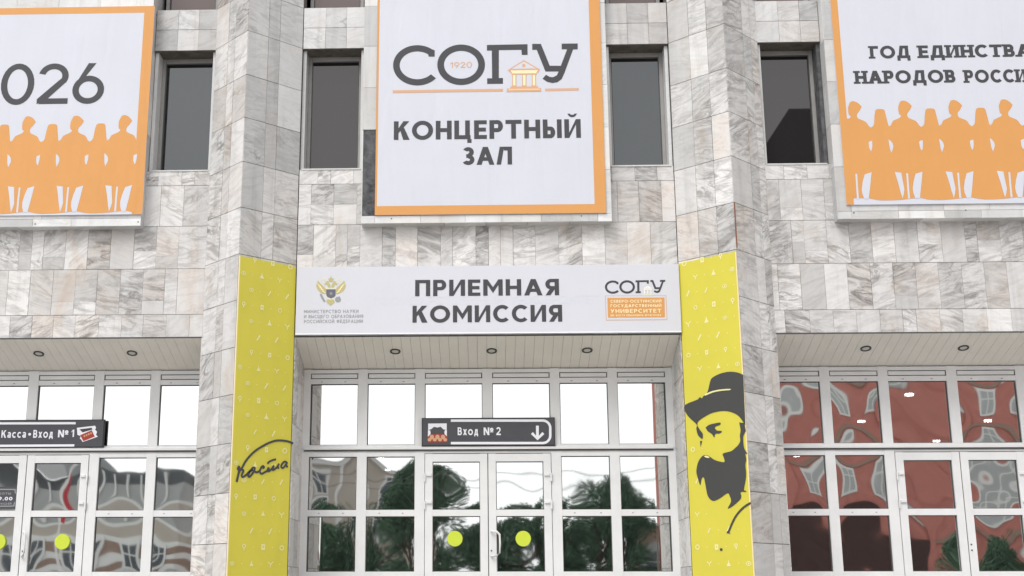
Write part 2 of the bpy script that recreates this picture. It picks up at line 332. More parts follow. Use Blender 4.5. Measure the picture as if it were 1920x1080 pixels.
# stroke-built capitals: every glyph is a list of primitives in a box of height 1
def glyph(ch, s):
    h = s*.92; out = []
    def R(a, b, c, d): out.append(('p', [(a,b),(c,b),(c,d),(a,d)]))
    def V(x, y0=0, y1=1): R(x, y0, x+s, y1)
    def Dg(xa, ya, xb, yb, w): out.append(('p', [(xa,ya),(xa+w,ya),(xb+w,yb),(xb,yb)]))
    def RG(cx, cy, rx, ry, a0=0, a1=360): out.append(('r', cx, cy, rx, ry, a0, a1))
    def bowl(x0, x1, y0, y1, flip=False):
        ry = (y1-y0)/2; rx = min(ry, (x1-x0)*.6)
        if not flip:
            R(x0, y0, x1-rx, y0+h); R(x0, y1-h, x1-rx, y1); RG(x1-rx, y0+ry, rx, ry, -90, 90)
        else:
            R(x0+rx, y0, x1, y0+h); R(x0+rx, y1-h, x1, y1); RG(x0+rx, y0+ry, rx, ry, 90, 270)
    sd = s*1.12
    if ch == 'А' or ch == 'A':
        w = .92; Dg(0,0,(w-sd)/2,1,sd); Dg(w-sd,0,(w-sd)/2,1,sd); R(.22*w,.22,.78*w,.22+h*.95)
    elif ch == 'Б': w = .66; V(0); R(s,1-h,w*.92,1); bowl(s,w,0,.58)
    elif ch == 'В': w = .68; V(0); bowl(s,w*.93,.5-h*.42,1); bowl(s,w,0,.5+h*.42)
    elif ch == 'Г': w = .58; V(0); R(s,1-h,w,1)
    elif ch == 'Д':
        w = .90; R(0,0,w,h); R(0,-.2,s*.9,0); R(w-s*.9,-.2,w,0); Dg(.1,h,.22,1,s); V(w-.1-s,h,1); R(.22+s*.8,1-h,w-.1-s,1)
    elif ch == 'Е': w = .62; V(0); R(s,0,w,h); R(s,.5-h/2,w*.93,.5+h/2); R(s,1-h,w,1)
    elif ch == 'Ж': w = 1.1; V(w/2-s/2); Dg(0,0,w/2-s*.9,.5,sd); Dg(0,1,w/2-s*.9,.5,sd); Dg(w-sd,0,w/2-s*.2,.5,sd); Dg(w-sd,1,w/2-s*.2,.5,sd)
    elif ch == 'З': w = .62; RG(.3,.72,.29,.28,-90,150); RG(.3,.28+.01,.32,.29,-150,90); R(.2,.5-h/2,.32,.5+h/2)
    elif ch in 'ИЙ':
        w = .80; V(0); V(w-s); Dg(s*.3,0.0,w-s*1.3-.02,1,s*1.02)
        out[-1] = ('p', [(s,.0),(s,.28),(w-s,1),(w-s,.72)])
        if ch == 'Й': out.append(('b', [(w/2-.24,1.30),(w/2-.12,1.30),(w/2-.06,1.24),(w/2+.06,1.24),(w/2+.12,1.30),(w/2+.24,1.30),(w/2+.16,1.17),(w/2+.07,1.11),(w/2-.07,1.11),(w/2-.16,1.17)]))
    elif ch == 'К': w = .76; V(0); out.append(('p', [(s,.36),(s,.62),(w-sd*1.15,1),(w,1)])); out.append(('p', [(s+.08,.52),(s+.27,.66),(w+.02,0),(w-sd*1.15,0)]))
    elif ch == 'Л': w = .80; V(w-s); R(.2+s*.8,1-h,w-s,1); Dg(.0,.0,.17,1,s)
    elif ch == 'М': w = .98; V(0); V(w-s); out.append(('p', [(s,1),(s,.66),(w/2,.16),(w/2,.52)])); out.append(('p', [(w-s,1),(w-s,.66),(w/2,.16),(w/2,.52)]))
    elif ch == 'Н': w = .78; V(0); V(w-s); R(s,.5-h/2,w-s,.5+h/2)
    elif ch in 'ОO0о': w = 1.04 if ch != '0' else .78; RG(w/2,.5,w/2,.515)
    elif ch == 'П': w = .76; V(0); V(w-s); R(s,1-h,w-s,1)
    elif ch == 'Р': w = .66; V(0); bowl(s,w,.36,1)
    elif ch in 'Сс': w = .82; RG(.47,.5,.47,.515,45,315)
    elif ch == 'Т': w = .78; V(w/2-s/2,0,1-h); R(0,1-h,w,1)
    elif ch == 'У': w = .80; out.append(('p', [(0,1),(sd,1),(w/2+s*.42,.36),(w/2-s*.52,.30)])); out.append(('p', [(w-sd,1),(w,1),(w*.42,0),(w*.42-sd*.95,0)]))
    elif ch == 'Ф': w = 1.0; V(w/2-s/2,-.04,1.04); RG(w/2,.52,w/2,.38)
    elif ch in 'Хх': w = .80; Dg(0,0,w-sd,1,sd); Dg(w-sd,0,0,1,sd)
    elif ch == 'Ц': w = .84; V(0); V(w-s-.08,h,1); R(s,0,w-s*.2,h); R(w-s*.9,-.2,w,0)
    elif ch == 'Ч': w = .7; V(w-s); V(0,.5,1); R(s,.38,w-s,.38+h)
    elif ch == 'Ш': w = 1.04; V(0); V(w/2-s/2); V(w-s); R(0,0,w,h)
    elif ch == 'Ы': w = .92; V(0); bowl(s,.60,0,.62); V(w-s)
    elif ch == 'Я': w = .68; V(w-s); bowl(0,w-s,.36,1,True); out.append(('p', [(0,0),(sd,0),(w*.62+s*.3,.40),(w*.62-sd*.8,.40)]))
    elif ch == 'а': w = .74; V(w-s,0,.66); RG(.36,.66,w-.36,.345,0,150); RG(.36,.29,.36,.30)
    elif ch == 'д': w = .84; R(0,0,w,h); R(0,-.22,s*.9,0); R(w-s*.9,-.22,w,0); Dg(.1,h,.22,1,s); V(w-.1-s,h,1); R(.22+s*.8,1-h,w-.1-s,1)
    elif ch == '1': w = .42; V(w-s); out.append(('p', [(0,.72),(.06,.62),(w-s,.82),(w-s,1)]))
    elif ch == '2': w = .72; RG(.35,.69,.35,.315,-32,168); out.append(('p', [(0,h*.9),(0,0),(s*1.6,h*.9),(.660,.545),(.54,.63),(.46,.56)])); R(s*.3,0,w,h)
    elif ch == '6': w = .74; RG(.37,.34,.37,.35); out.append(('p', [(.02,.40),(s*.95,.46),(.40+s*.8,1),(.40-s*.4,1)]))
    elif ch == '9': w = .74; RG(.37,.66,.37,.35); out.append(('p', [(.72,.60),(.72-s*.95,.54),(.34-s*.8,0),(.34+s*.4,0)]))
    elif ch == '№': w = 1.05; V(0); V(.62-s); out.append(('p', [(0,1),(s*1.1,1),(.62,0),(.62-s*1.1,0)])); RG(.88,.72,.19,.24); R(.70,.36,1.06,.36+h*.7)
    elif ch == '·': w = .3; R(.05,.36,.05+s*1.2,.36+s*1.2)
    elif ch == '-': w = .4; R(.03,.42,.37,.42+h)
    elif ch == '.': w = .26; R(.04,0,.04+s,s)
    elif ch == ' ': w = .34
    else: w = .5; V(0)
    return out, w
SERIF = {'Г': ((0,0),(0,1)), 'Е': ((0,0),(0,1)), 'Н': ((0,0),(0,1),(1,0),(1,1)), 'И': ((0,0),(0,1),(1,0),(1,1)), 'Т': ((.5,0),), 'Р': ((0,0),(0,1)), 'В': ((0,0),(0,1)), 'А': ((0,0),(1,0))}
LOWER = set('хода')
def text(art, body, box, k, s=.2, layer=1, gap=.16, serif=0):
    """box: (left, right, base, top) in plane units; the words are fitted to it"""
    l, r, b0, t0 = box; gl = []; x = 0
    for ch in body:
        g, w = glyph(ch, s*(1/.76 if ch in 'хасод' else 1)); f = .76 if ch in 'хасод' else 1
        gl.append((g, x, f, ch, w)); x += w*f + gap
    sx = (r-l)/(x-gap); sy = t0-b0
    for g, x0, f, ch, w in gl:
        for q in g:
            ss = s/f if f != 1 else s
            mp = lambda p: (l+(x0+p[0]*f)*sx, b0+p[1]*f*sy)
            if q[0] in 'pb': art.poly([mp(p) for p in q[1]], k, layer)
            else:
                _, cx, cy, rx, ry, a0, a1 = q; A, B = [], []; n = 28
                for i in range(n+1):
                    a = math.radians(a0+(a1-a0)*i/n)
                    A.append(mp((cx+rx*math.cos(a), cy+ry*math.sin(a)))); B.append(mp((cx+(rx-ss)*math.cos(a), cy+(ry-ss*.95)*math.sin(a))))
                art.strip(A, B, k, layer)
        if serif and ch in SERIF:
            for (fx, fy) in SERIF[ch]:
                cx = fx*(w-s)+s/2 if fx != .5 else w/2
                y0 = 0 if fy == 0 else 1-serif
                e = s*.45
                art.poly([mp(p) for p in ((cx-s/2-e,y0),(cx+s/2+e,y0),(cx+s/2+e,y0+serif),(cx-s/2-e,y0+serif))], k, layer)
def pxbox(P, x0, x1, ybase, ytop):
    a = P.px(x0, ybase); b = P.px(x1, ytop); c = P.px(x1, ybase); d = P.px(x0, ytop)
    return ((a[0]+d[0])/2, (b[0]+c[0])/2, (a[1]+c[1])/2, (b[1]+d[1])/2)

# ================================================================== THE PLACE
LAND = 1.30
def struct(o, name=None): return tag(o, kind='structure')
g = MB(); g.face([(-900,-900,0),(900,-900,0),(900,900,0),(-900,900,0)], 'ground'); struct(g.build('ground'))
g = MB(); g.box(-12,12,-3.2,1.0,0.004,LAND,'ground',skip='d')
for i in range(8): g.box(-12,12,-3.2-.34*(i+1),-3.2-.34*i,0.004,LAND-.1625*(i+1)+.001,'ground',skip='db')
struct(g.build('pavement'))

# ---- the building
B = empty('concert_hall', 'pale marble hall front with angular pillars, tall dark windows and three glazed entrances', 'building', (0,0,0))
BAY = 6.88; HW = 2.77; GL = 1.0; TOP = 13.2
LV = [5.18, 5.515, 6.20, 6.85, 7.48, 7.71]
FR = facing(0)
for bi, xc in enumerate((0, -BAY, BAY)):
    w = MB(); x0, x1 = xc-HW, xc+HW
    for (a, b, c, d) in ((x0,x1,5.17,7.70),(x0,x1,9.67,10.32),(x0,x1,12.3,TOP)): w.box(a+.002,b-.002,.012,.42,c,d,'mortar')
    P = Plane((0, .016), (1, 0))
    tiles(w, P, x0, x1, LV, seed=11+bi)
    for (a, b) in ((x0, xc-1.83), (xc+1.83, x1)):
        cc = [a, a+.3*(1 if a < xc-1 else 1.2), a+.62, b] if bi != 1 else [a, a+.33, b-.28, b]
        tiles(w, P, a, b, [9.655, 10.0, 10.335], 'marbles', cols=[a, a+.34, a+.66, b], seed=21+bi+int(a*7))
        tiles(w, P, a, b, [12.3, 12.75, TOP], seed=31+bi+int(a*7))
        w.box(a,b,.02,.42,9.645,9.668,'concrete')           # bare underside of the lintel
        # jamb lining beside the window
        for q in (a, b):
            s_ = 1 if q == a else -1
            w.box(min(q,q+s_*.05),max(q,q+s_*.05),.06,.41,7.72,9.645,'darkstone' if q == b and bi == 2 else 'pale',(rnd.random(),rnd.random(),.2))
    # marble reveals of the entrance recess
    for q, u in ((x0, (0, 1)), (x1, (0, -1))):
        PL = Plane((q, 0 if u[1] > 0 else GL+.1), u)
        tiles(w, PL, 0, 1.1, [LAND+.01, 1.94, 2.6, 3.26, 3.92, 4.58, 5.17], cols=[0, .37, .74, 1.1], th=.012, seed=41+bi+int(q*3))
        w.box(min(q,q-.3*u[1]), max(q,q-.3*u[1]), .02, GL+.1, LAND+.004, 5.165, 'mortar')
    w.build('marble_wall', B)
    # sloping slatted soffit
    so = MB(); n = 40; pw = 2*HW/n; za, zb = 5.178, 4.865
    ya, yb = .004, GL
    for i in range(n):
        a, b = x0+.012+(2*HW-.024)/n*i, x0+.012+(2*HW-.024)/n*(i+1)-.0035
        so.face([(a,ya,za),(a,yb,zb),(b,yb,zb),(b,ya,za)], 'soffit'); 
        so.face([(a,ya,za),(a,ya,za+.02),(a,yb,zb+.02),(a,yb,zb)], 'soffit'); so.face([(b,ya,za),(b,yb,zb),(b,yb,zb+.02),(b,ya,za+.02)], 'soffit')
    so.face([(x0,ya,za+.014),(x0,yb,zb+.014),(x1,yb,zb+.014),(x1,ya,za+.014)], 'greyframe')
    so.box(x0+.01,x1-.01,ya-.001,ya+.02,za-.012,za+.001,'gasket')
    so.build('soffit', B)
    # projecting marble-framed box that carries the banner
    bx = MB(); bw = 1.82; by = -.165; z0 = 6.81
    bx.box(xc-bw+.015, xc+bw-.015, by, .42, z0+.014, TOP, 'mortar')
    PF = Plane((0, by), (1, 0))
    hole = (lambda c, d, a, b: c < xc-1.6 and 6.9 < a < 8.2) if bi == 0 else None
    tiles(bx, PF, xc-bw, xc+bw, [z0, 6.925], 'pale', cols=[xc-bw, xc-bw+.2, xc-.95, xc-.3, xc+.22, xc+.8, xc+1.62, xc+bw], seed=51+bi, rgap=.004)
    tiles(bx, PF, xc-bw, xc+bw, [6.925, 7.6, 8.26, 8.93, 9.6, 10.26, 10.93, 11.6, 12.3, TOP], 'pale', cols=[xc-bw, xc-1.62, xc-.95, xc-.3, xc+.35, xc+1.0, xc+1.62, xc+bw], seed=61+bi, skip=hole, rgap=.005)
    for q, u in ((xc-bw, (0,-1)), (xc+bw, (0,1))):
        PS = Plane((q-.015 if u[1] < 0 else q+.0-.015+.0, .30 if u[1] < 0 else by-.014), u) if False else Plane((q+.013*(1 if u[1] < 0 else -1), .42 if u[1] < 0 else by-.014), u)
        tiles(bx, PS, 0, .42-by+.014, [z0, 7.6, 8.26, 8.93, 9.6, 10.26, 10.93, 11.6, 12.3, TOP], 'pale', cols=[0, .42-by+.014], th=.0135, seed=71+bi+int(q*5), gap=.001)
    for i in range(6):
        a = xc-bw+i*2*bw/6
        bx.box(a+.003, a+2*bw/6-.003, by-.014, .0155, z0-.002, z0+.013, 'pale', (rnd.random(), rnd.random(), rnd.random()))
    for (x_, y_) in {0: ((734,410),(1090,405)), 1: ((66,420),(259,416)), 2: ((1601,399),(1811,394))}[bi]:     # dark fixing plugs
        c_ = facing(by-.017).px(x_, y_); bx.tube([(c_[0], by, c_[1]), (c_[0], by-.0185, c_[1])], .011, 'gasket', 8)
    bo = bx.build('panel_box', B)
    if bi == 0:
        ds = MB(); ds.slab(PF, -1.817, -1.622, 6.93, 8.255, 0, .008, 'darkstone'); ds.build('bare_stone_strip', bo)
    # fixing holes in the box frame are tiny dark plugs
    # windows beside the box, two storeys
    for (a, b) in ((x0+.05, xc-1.88), (xc+1.88, x1-.05)):
        for (za, zb, gk) in ((7.72, 9.645, 'darkglassb' if a < xc-1 else 'darkglass'), (10.335, 12.3, 'brownglass')):
            fr = MB(); fw = .055
            fr.box(a,a+fw,.29,.38,za,zb,'greyframe'); fr.box(b-fw,b,.29,.38,za,zb,'greyframe')
            fr.box(a+fw,b-fw,.295,.378,zb-.07,zb,'greyframe'); fr.box(a+fw,b-fw,.295,.378,za,za+.05,'greyframe')
            fr.box(a+fw,a+fw+.012,.312,.33,za+.05,zb-.07,'gasket'); fr.box(b-fw-.012,b-fw,.312,.33,za+.05,zb-.07,'gasket'); fr.box(a+fw,b-fw,.312,.33,zb-.085,zb-.07,'gasket')
            wroot = empty('window', parent=B)
            fr.build('window_frame', wroot, bevel=.006)
            pn = MB(); pn.box(a+fw,b-fw,.325,.34,za+.05,zb-.07,gk); pn.build('pane', wroot)
            if za < 9:
                sl = MB(); sl.box(a-.02,b+.02,-.012,.29,7.702,7.722,'pale',(.3,.2,.1)); sl.build('sill', wroot)

# ---- angular pillars
PR = {}
for sx, sh in ((-1, 0), (1, 0), (-1, -BAY), (1, BAY)):
    p = MB(); prow = Vector((sx*3.49+sh, -.66)); inn = Vector((sx*2.775+sh, -.0)); out = Vector((sx*4.115+sh, .0))
    lv = [LAND+.01, 1.57, 2.23, 2.9, 3.57, 4.24, 4.90, 5.57, 6.24, 6.93, 7.62, 8.295, 8.965, 9.66, 10.33, 11.0, 11.7, 12.4, TOP]
    for (A_, B_, kind) in (((prow, inn, 'in') , (out, prow, 'out')) if sx < 0 else ((inn, prow, 'in'), (prow, out, 'out'))):
        d = (B_-A_); PL = Plane(A_, d); n = PL.n
        L_ = d.length; e = .0
        PLb = Plane((A_.x-n.x*.016, A_.y-n.y*.016), d); PLb.o.z = 0
        if kind == 'in': cs = [.006, .36, .56, L_-.003] if sx < 0 else [.003, .37, .68, L_-.006]
        else: cs = [.003, .37, .56, L_-.006] if sx < 0 else [.006, .50, .72, L_-.003]
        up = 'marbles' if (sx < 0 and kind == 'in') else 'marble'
        tiles(p, PLb, 0, L_, lv[:10], 'marble', cols=cs, seed=91+sx+len(kind), rgap=.008, gap=.006)
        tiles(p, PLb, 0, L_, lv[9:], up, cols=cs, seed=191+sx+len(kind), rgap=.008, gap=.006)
        if not sh: PR[(sx, kind)] = PL
    i3 = .03
    q = [(out.x-sx*i3, .2), (prow.x, prow.y+.028), (inn.x+sx*i3, .2)]
    for a, b in ((0,1),(1,2),(2,0)):
        p.face([(*q[a],LAND),(*q[b],LAND),(*q[b],TOP),(*q[a],TOP)], 'mortar')
    p.face([(*c,TOP) for c in q], 'pale')
    # wall cheek behind the pillar, between the two recesses
    p.box(min(inn.x+sx*.31, out.x-sx*.31), max(inn.x+sx*.31, out.x-sx*.31), .05, GL+.1, LAND, 5.17, 'mortar')
    p.box(min(inn.x, out.x)+.004, max(inn.x, out.x)-.004, .02, .31, 5.17, TOP, 'mortar')
    p.build('pillar', B)
    if sx > 0 and not sh:   # reddish cable in the joint by the prow
        c = MB(); c.tube([(prow.x+.004,prow.y-.012,6.26+i*.11) for i in range(7)], .008, 'wire', 6); c.build('cable', B)

# ---- body, roof and dim hall behind the glass
hb = MB()
X = BAY+HW+1.32
hb.box(-X, X, .31, 22, TOP, TOP+.25, 'greywall')
for a in (-X, X-.2): hb.box(a, a+.2, .31, 22, LAND, TOP, 'greywall')
hb.box(-X, X, 22, 22.2, LAND, TOP, 'greywall')
hb.build('outer_shell', B)
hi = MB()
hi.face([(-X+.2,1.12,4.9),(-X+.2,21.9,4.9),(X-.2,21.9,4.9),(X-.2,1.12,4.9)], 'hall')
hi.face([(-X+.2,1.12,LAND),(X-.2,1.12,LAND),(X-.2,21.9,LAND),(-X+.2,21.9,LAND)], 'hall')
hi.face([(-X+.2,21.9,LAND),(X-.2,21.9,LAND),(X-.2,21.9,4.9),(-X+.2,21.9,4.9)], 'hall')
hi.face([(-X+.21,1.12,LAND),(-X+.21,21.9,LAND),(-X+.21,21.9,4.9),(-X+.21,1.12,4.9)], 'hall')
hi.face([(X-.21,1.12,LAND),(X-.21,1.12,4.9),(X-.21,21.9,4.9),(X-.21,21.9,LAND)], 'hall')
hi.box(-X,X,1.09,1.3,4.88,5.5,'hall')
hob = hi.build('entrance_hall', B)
def ceil_hit(x, y, z=4.88):
    r = _F + _R*((x-CX)/FPX) - _U*((y-CY)/FPX); t = (z-1.6)/r.z; return CAM + r*t
for (x, y) in ((715,860),(727,881),(978,880),(1086,880),(1705,740),(1615,790),(1852,789),(1756,827),(1493,855)):
    c = ceil_hit(x, y); rr = .075
    l = MB(); l.tube([(c.x,c.y,4.86),(c.x,c.y,4.899)], rr, 'lamp', 14); l.build('ceiling_lamp', hob)

# ---- glazed entrance screens and doors
def pane(x0, x1, z0, z1, y, seed):
    r = random.Random(seed); n = 22; mb = MB(); cx, cz = (x0+x1)/2, (z0+z1)/2; w, h = (x1-x0)/2, (z1-z0)/2
    ph = [r.uniform(0, 6.3) for _ in range(4)]; top = z0 > 3.6; k = (w/.36)**2
    edge = abs(abs(cx)-2.3) < .2; so = 1 if cx-BAY*round(cx/BAY) > 0 else -1
    ch = r.uniform(.0001, .0007)*k; cv = r.uniform(-.0001, .0003) if top else r.uniform(.0001, .0008)*k
    eh = r.uniform(.0005, .0016); ev = .0003 if top else r.uniform(.0004, .0014)
    sxy = r.uniform(-.0003, .0003); b = r.uniform(.00005, .0002) if top else r.uniform(.00015, .0004)*(2.4 if cx > 4 else 1)
    tx, tz = r.uniform(-.003,.003), r.uniform(-.001,.004)
    rolled = cx > 4 or (cx < -4 and not top) or (-2.7 < cx < -1.0 and 2.7 < cz < 3.6)      # older, more buckled sheets
    aa = r.choice((-1, 1, 1))*r.uniform(.0020, .0048)*(w/.36) * (.55 if cx < 4 else 1); bb = r.uniform(.0004, .0009) * (.6 if cx < 4 else 1)
    def P(i, j):
        u, v = -1+2*i/n, -1+2*j/n
        if rolled:
            bul = (1-u*u)*(1-v*v)*aa + bb*(math.sin(2.6*u+ph[0])*math.cos(2.1*v+ph[1]) + .6*math.sin(4.3*v+ph[2]+1.5*u)*math.cos(3.1*u+ph[3]))
            return (cx+u*w, y-bul+tx*u*w+tz*v*h, cz+v*h)
        bul = ch*u*u + cv*v*v - eh*abs(u)**5 - ev*abs(v)**5 + sxy*u*v + b*(math.sin(2.6*u+ph[0])*math.cos(2.2*v+ph[1]) + .5*math.sin(4.1*v+ph[2]+1.5*u)*math.cos(3*u+ph[3]))
        if edge: tt = max(0, so*u-.46); bul -= .027*tt*tt/(tt+.05)
        return (cx+u*w, y-bul+tx*u*w+tz*v*h, cz+v*h)
    for i in range(n):
        for j in range(n): mb.face([P(i,j),P(i+1,j),P(i+1,j+1),P(i,j+1)], 'glass')
    return mb
V1, V2, V3, V0 = (2.655, 2.765), (1.795, 1.94), (.935, 1.08), .075
FY = .955     # front of the frames
def gask(mb, x0, x1, z0, z1, y):
    t = .009
    mb.box(x0,x0+t,y,y+.02,z0,z1,'gasket'); mb.box(x1-t,x1,y,y+.02,z0,z1,'gasket'); mb.box(x0+t,x1-t,y,y+.02,z0,z0+t,'gasket'); mb.box(x0+t,x1-t,y,y+.02,z1-t,z1,'gasket')
doors = {}
for bi, xc in enumerate((0, -BAY, BAY)):
    sc = empty('entrance_screen', parent=B)
    f = MB(); back = GL+.09
    for (a, b) in (V1, V2, V3):
        for s_ in (-1, 1):
            f.box(xc+min(s_*a, s_*b), xc+max(s_*a, s_*b), FY, back, LAND+.02, 4.86, 'pvc')
    f.box(xc-V0, xc+V0, FY, back, 3.72, 4.86, 'pvc'); f.box(xc-V3[0], xc+V3[0], FY+.0035, back-.0045, 3.5945, 3.7195, 'pvc')
    xs = [(-V1[0],-V2[1]),(-V2[0],-V3[1]),(-V3[0],-V0),(V0,V3[0]),(V3[1],V2[0]),(V2[1],V1[0])]
    for (a, b) in xs:
        f.box(xc+a, xc+b, FY+.004, back-.004, 4.80, 4.856, 'pvc'); f.box(xc+a, xc+b, FY+.004, back-.004, 4.64, 4.716, 'pvc')
        gask(f, xc+a, xc+b, 4.716, 4.80, FY+.018)
        f.box(xc+a+.014, xc+b-.014, FY+.012, FY+.05, 4.729, 4.788, 'pvc')       # narrow blank panel over each pane
        if abs(a+b) > 1.2: f.box(xc+a, xc+b, FY+.004, back-.004, 3.595, 3.721, 'pvc')
        gask(f, xc+a, xc+b, 3.721, 4.64, FY+.03)
    for (a, b) in (xs[0], xs[1], xs[4], xs[5]):
        f.box(xc+a, xc+b, FY+.004, back-.004, 3.548, 3.595, 'pvc')
        f.box(xc+a, xc+b, FY+.004, back-.004, 2.676, 2.768, 'pvc'); f.box(xc+a, xc+b, FY+.004, back-.004, LAND+.02, 1.884, 'pvc')
        gask(f, xc+a, xc+b, 2.768, 3.548, FY+.03); gask(f, xc+a, xc+b, 1.884, 2.676, FY+.03)
    rr_ = random.Random(400+bi)
    for (a, b) in xs:
        for q in (.25, .75):       # drain caps and screw heads on the rails
            x_ = xc+a+(b-a)*q+rr_.uniform(-.03, .03)
            f.box(x_-.014, x_+.014, FY-.0005, FY+.0035, 4.664, 4.676, 'greyframe')
            if abs(a+b) > 1.2: f.box(x_-.012, x_+.012, FY-.0005, FY+.0035, 2.715, 2.726, 'greyframe')
    f.build('frame', sc, bevel=.005)
    t = MB(); t.box(xc-2.73, xc+2.73, FY-.035, FY-.001, 3.648, 3.692, 'pvc'); t.box(xc-2.73, xc+2.73, FY-.02, FY-.001, 3.625, 3.648, 'gasket'); t.build('drip_ledge', sc, bevel=.006)
    k = 0
    for (a, b) in xs:
        k += 1; pane(xc+a-.002, xc+b+.002, 3.715, 4.645, FY+.052, 100*bi+k).build('pane', sc, smooth=True)
    for (a, b) in (xs[0], xs[1], xs[4], xs[5]):
        for (c, d) in ((2.766, 3.55), (1.882, 2.678)):
            k += 1; pane(xc+a-.002, xc+b+.002, c, d, FY+.052, 100*bi+k).build('pane', sc, smooth=True)
    for si in (-1, 1):
        dr = empty('door', parent=B); l = MB()
        a, b = (xc-.928, xc-.006) if si < 0 else (xc+.006, xc+.928)
        sa, sb = (.112, .112)
        y0, y1 = FY-.012, FY+.06
        l.box(a, a+sa, y0, y1, LAND+.03, 3.585, 'pvc'); l.box(b-sb, b, y0, y1, LAND+.03, 3.585, 'pvc')
        l.box(a+sa, b-sb, y0+.003, y1-.003, 3.469, 3.582, 'pvc'); l.box(a+sa, b-sb, y0+.003, y1-.003, 2.676, 2.768, 'pvc'); l.box(a+sa, b-sb, y0+.003, y1-.003, LAND+.033, 1.884, 'pvc')
        gask(l, a+sa, b-sb, 2.768, 3.469, y0+.03); gask(l, a+sa, b-sb, 1.884, 2.676, y0+.03)
        # dark seal on the meeting edge and round the leaf
        l.box(b+.0005 if si < 0 else a-.0045, b+.0045 if si < 0 else a-.0005, y0+.015, y1, LAND+.03, 3.585, 'gasket')
        l.box(a, b, y0+.02, y1, 3.586, 3.594, 'gasket')
        l.build('leaf', dr, bevel=.005)
        for (c, d) in ((2.766, 3.471), (1.882, 2.678)):
            k += 1; pane(a+sa-.002, b-sb+.002, c, d, y0+.052, 100*bi+k).build('pane', dr, smooth=True)
        hx = a if si < 0 else b
        for hz in (3.25, 2.85):
            h = MB(); h.tube([(hx-si*.0,y0-.016,hz-.075),(hx-si*.0,y0-.016,hz+.045)], .014, 'pvc', 10)
            h.box(min(hx, hx-si*.10), max(hx, hx-si*.10), y0-.012, y0-.001, hz, hz+.05, 'pvc'); h.box(min(hx-si*.03, hx-si*.10), max(hx-si*.03, hx-si*.10), y0-.026, y0-.012, hz+.006, hz+.044, 'pvc')
            h.build('hinge', dr, bevel=.004)
        if si > 0:
            hb_ = MB(); X0 = a+.056; zc = 2.28; 
            if bi == 0:
                pts = [(X0-.02,y0-.002,zc+.175),(X0-.01,y0-.05,zc+.175),(X0+.06,y0-.062,zc+.17),(X0+.10,y0-.064,zc+.13),(X0+.105,y0-.064,zc),(X0+.10,y0-.064,zc-.13),(X0+.06,y0-.062,zc-.17),(X0-.01,y0-.05,zc-.175),(X0-.02,y0-.002,zc-.175)]
            else:
                pts = [(X0-.02,y0-.002,zc+.175),(X0-.015,y0-.045,zc+.175),(X0+.015,y0-.06,zc+.165),(X0+.022,y0-.06,zc+.12),(X0+.022,y0-.06,zc),(X0+.022,y0-.06,zc-.12),(X0+.015,y0-.06,zc-.165),(X0-.015,y0-.045,zc-.175),(X0-.02,y0-.002,zc-.175)]
            if bi < 2: hb_.tube(pts, .015, 'pvc', 10); hb_.build('handle', dr, smooth=True)
            lk = MB(); lk.tube([(X0-.02,y0+.002,zc-.10),(X0-.02,y0-.006,zc-.10)], .012, 'gasket', 10)
            if bi == 2: lk.tube([(X0-.02,y0+.002,zc-.02),(X0-.02,y0-.006,zc-.02)], .012, 'gasket', 10)
            lk.build('lock', dr)
        doors[(bi, si)] = (a, b, y0)

# ---- round lime stickers on the doors
for bi, si, X0, z, lab in ((0,-1,-.489,2.354,'lime green round sticker on the left leaf of the middle entrance door'),
                           (0,1,.506,2.353,'lime green round sticker on the right leaf of the middle entrance, beside its handle'),
                           (1,1,-6.269,2.318,'lime green round sticker on the ticket office door leaf with the handle'),
                           (1,-1,-7.224,2.318,'lime green round sticker below the notice on the ticket office door')):
    s_ = MB(); y = doors[(bi,si)][2]
    s_.tube([(X0, y+.043, z), (X0, y+.020, z)], .111, 'lime', 36); tag(s_.build('round_sticker'), lab, 'sticker', 'round stickers on the doors')

# ---- recessed downlights in the soffits
for (X0, lab) in ((-6.648,'recessed downlight above the ticket office sign'),(-5.252,'recessed downlight over the left entrance, next to the left pillar'),
                  (-1.348,'recessed downlight under the white sign board, nearest the signature panel'),(.069,'recessed downlight in the centre of the middle soffit'),
                  (1.465,'recessed downlight under the white sign board, nearest the portrait panel'),(5.50,'recessed downlight over the right entrance, closest to the right pillar'),
                  (6.90,'recessed downlight over the right entrance, farther from the right pillar')):
    t = empty('downlight', lab, 'ceiling light', (X0, .45, 5.178-.313*.45), 'round downlights in the entrance soffits')
    t.rotation_euler = (-math.atan(.313), 0, 0)
    A, Bm = MB(), MB(); n = 26
    prof = [(.078,0.0),(.078,-.012),(.066,-.016),(.052,-.008),(.050,.004)]
    for (r0,z0),(r1,z1) in zip(prof[:-1], prof[1:]):
        for i in range(n):
            a, b = 2*math.pi*i/n, 2*math.pi*(i+1)/n
            A.face([(r0*math.cos(a),r0*math.sin(a),z0),(r1*math.cos(a),r1*math.sin(a),z1),(r1*math.cos(b),r1*math.sin(b),z1),(r0*math.cos(b),r0*math.sin(b),z0)], 'lampring')
    A.build('ring', t)
    Bm.face([(.050*math.cos(2*math.pi*i/n),.050*math.sin(2*math.pi*i/n),-.006) for i in range(n)][::-1], 'lampface'); Bm.build('lamp_face', t)

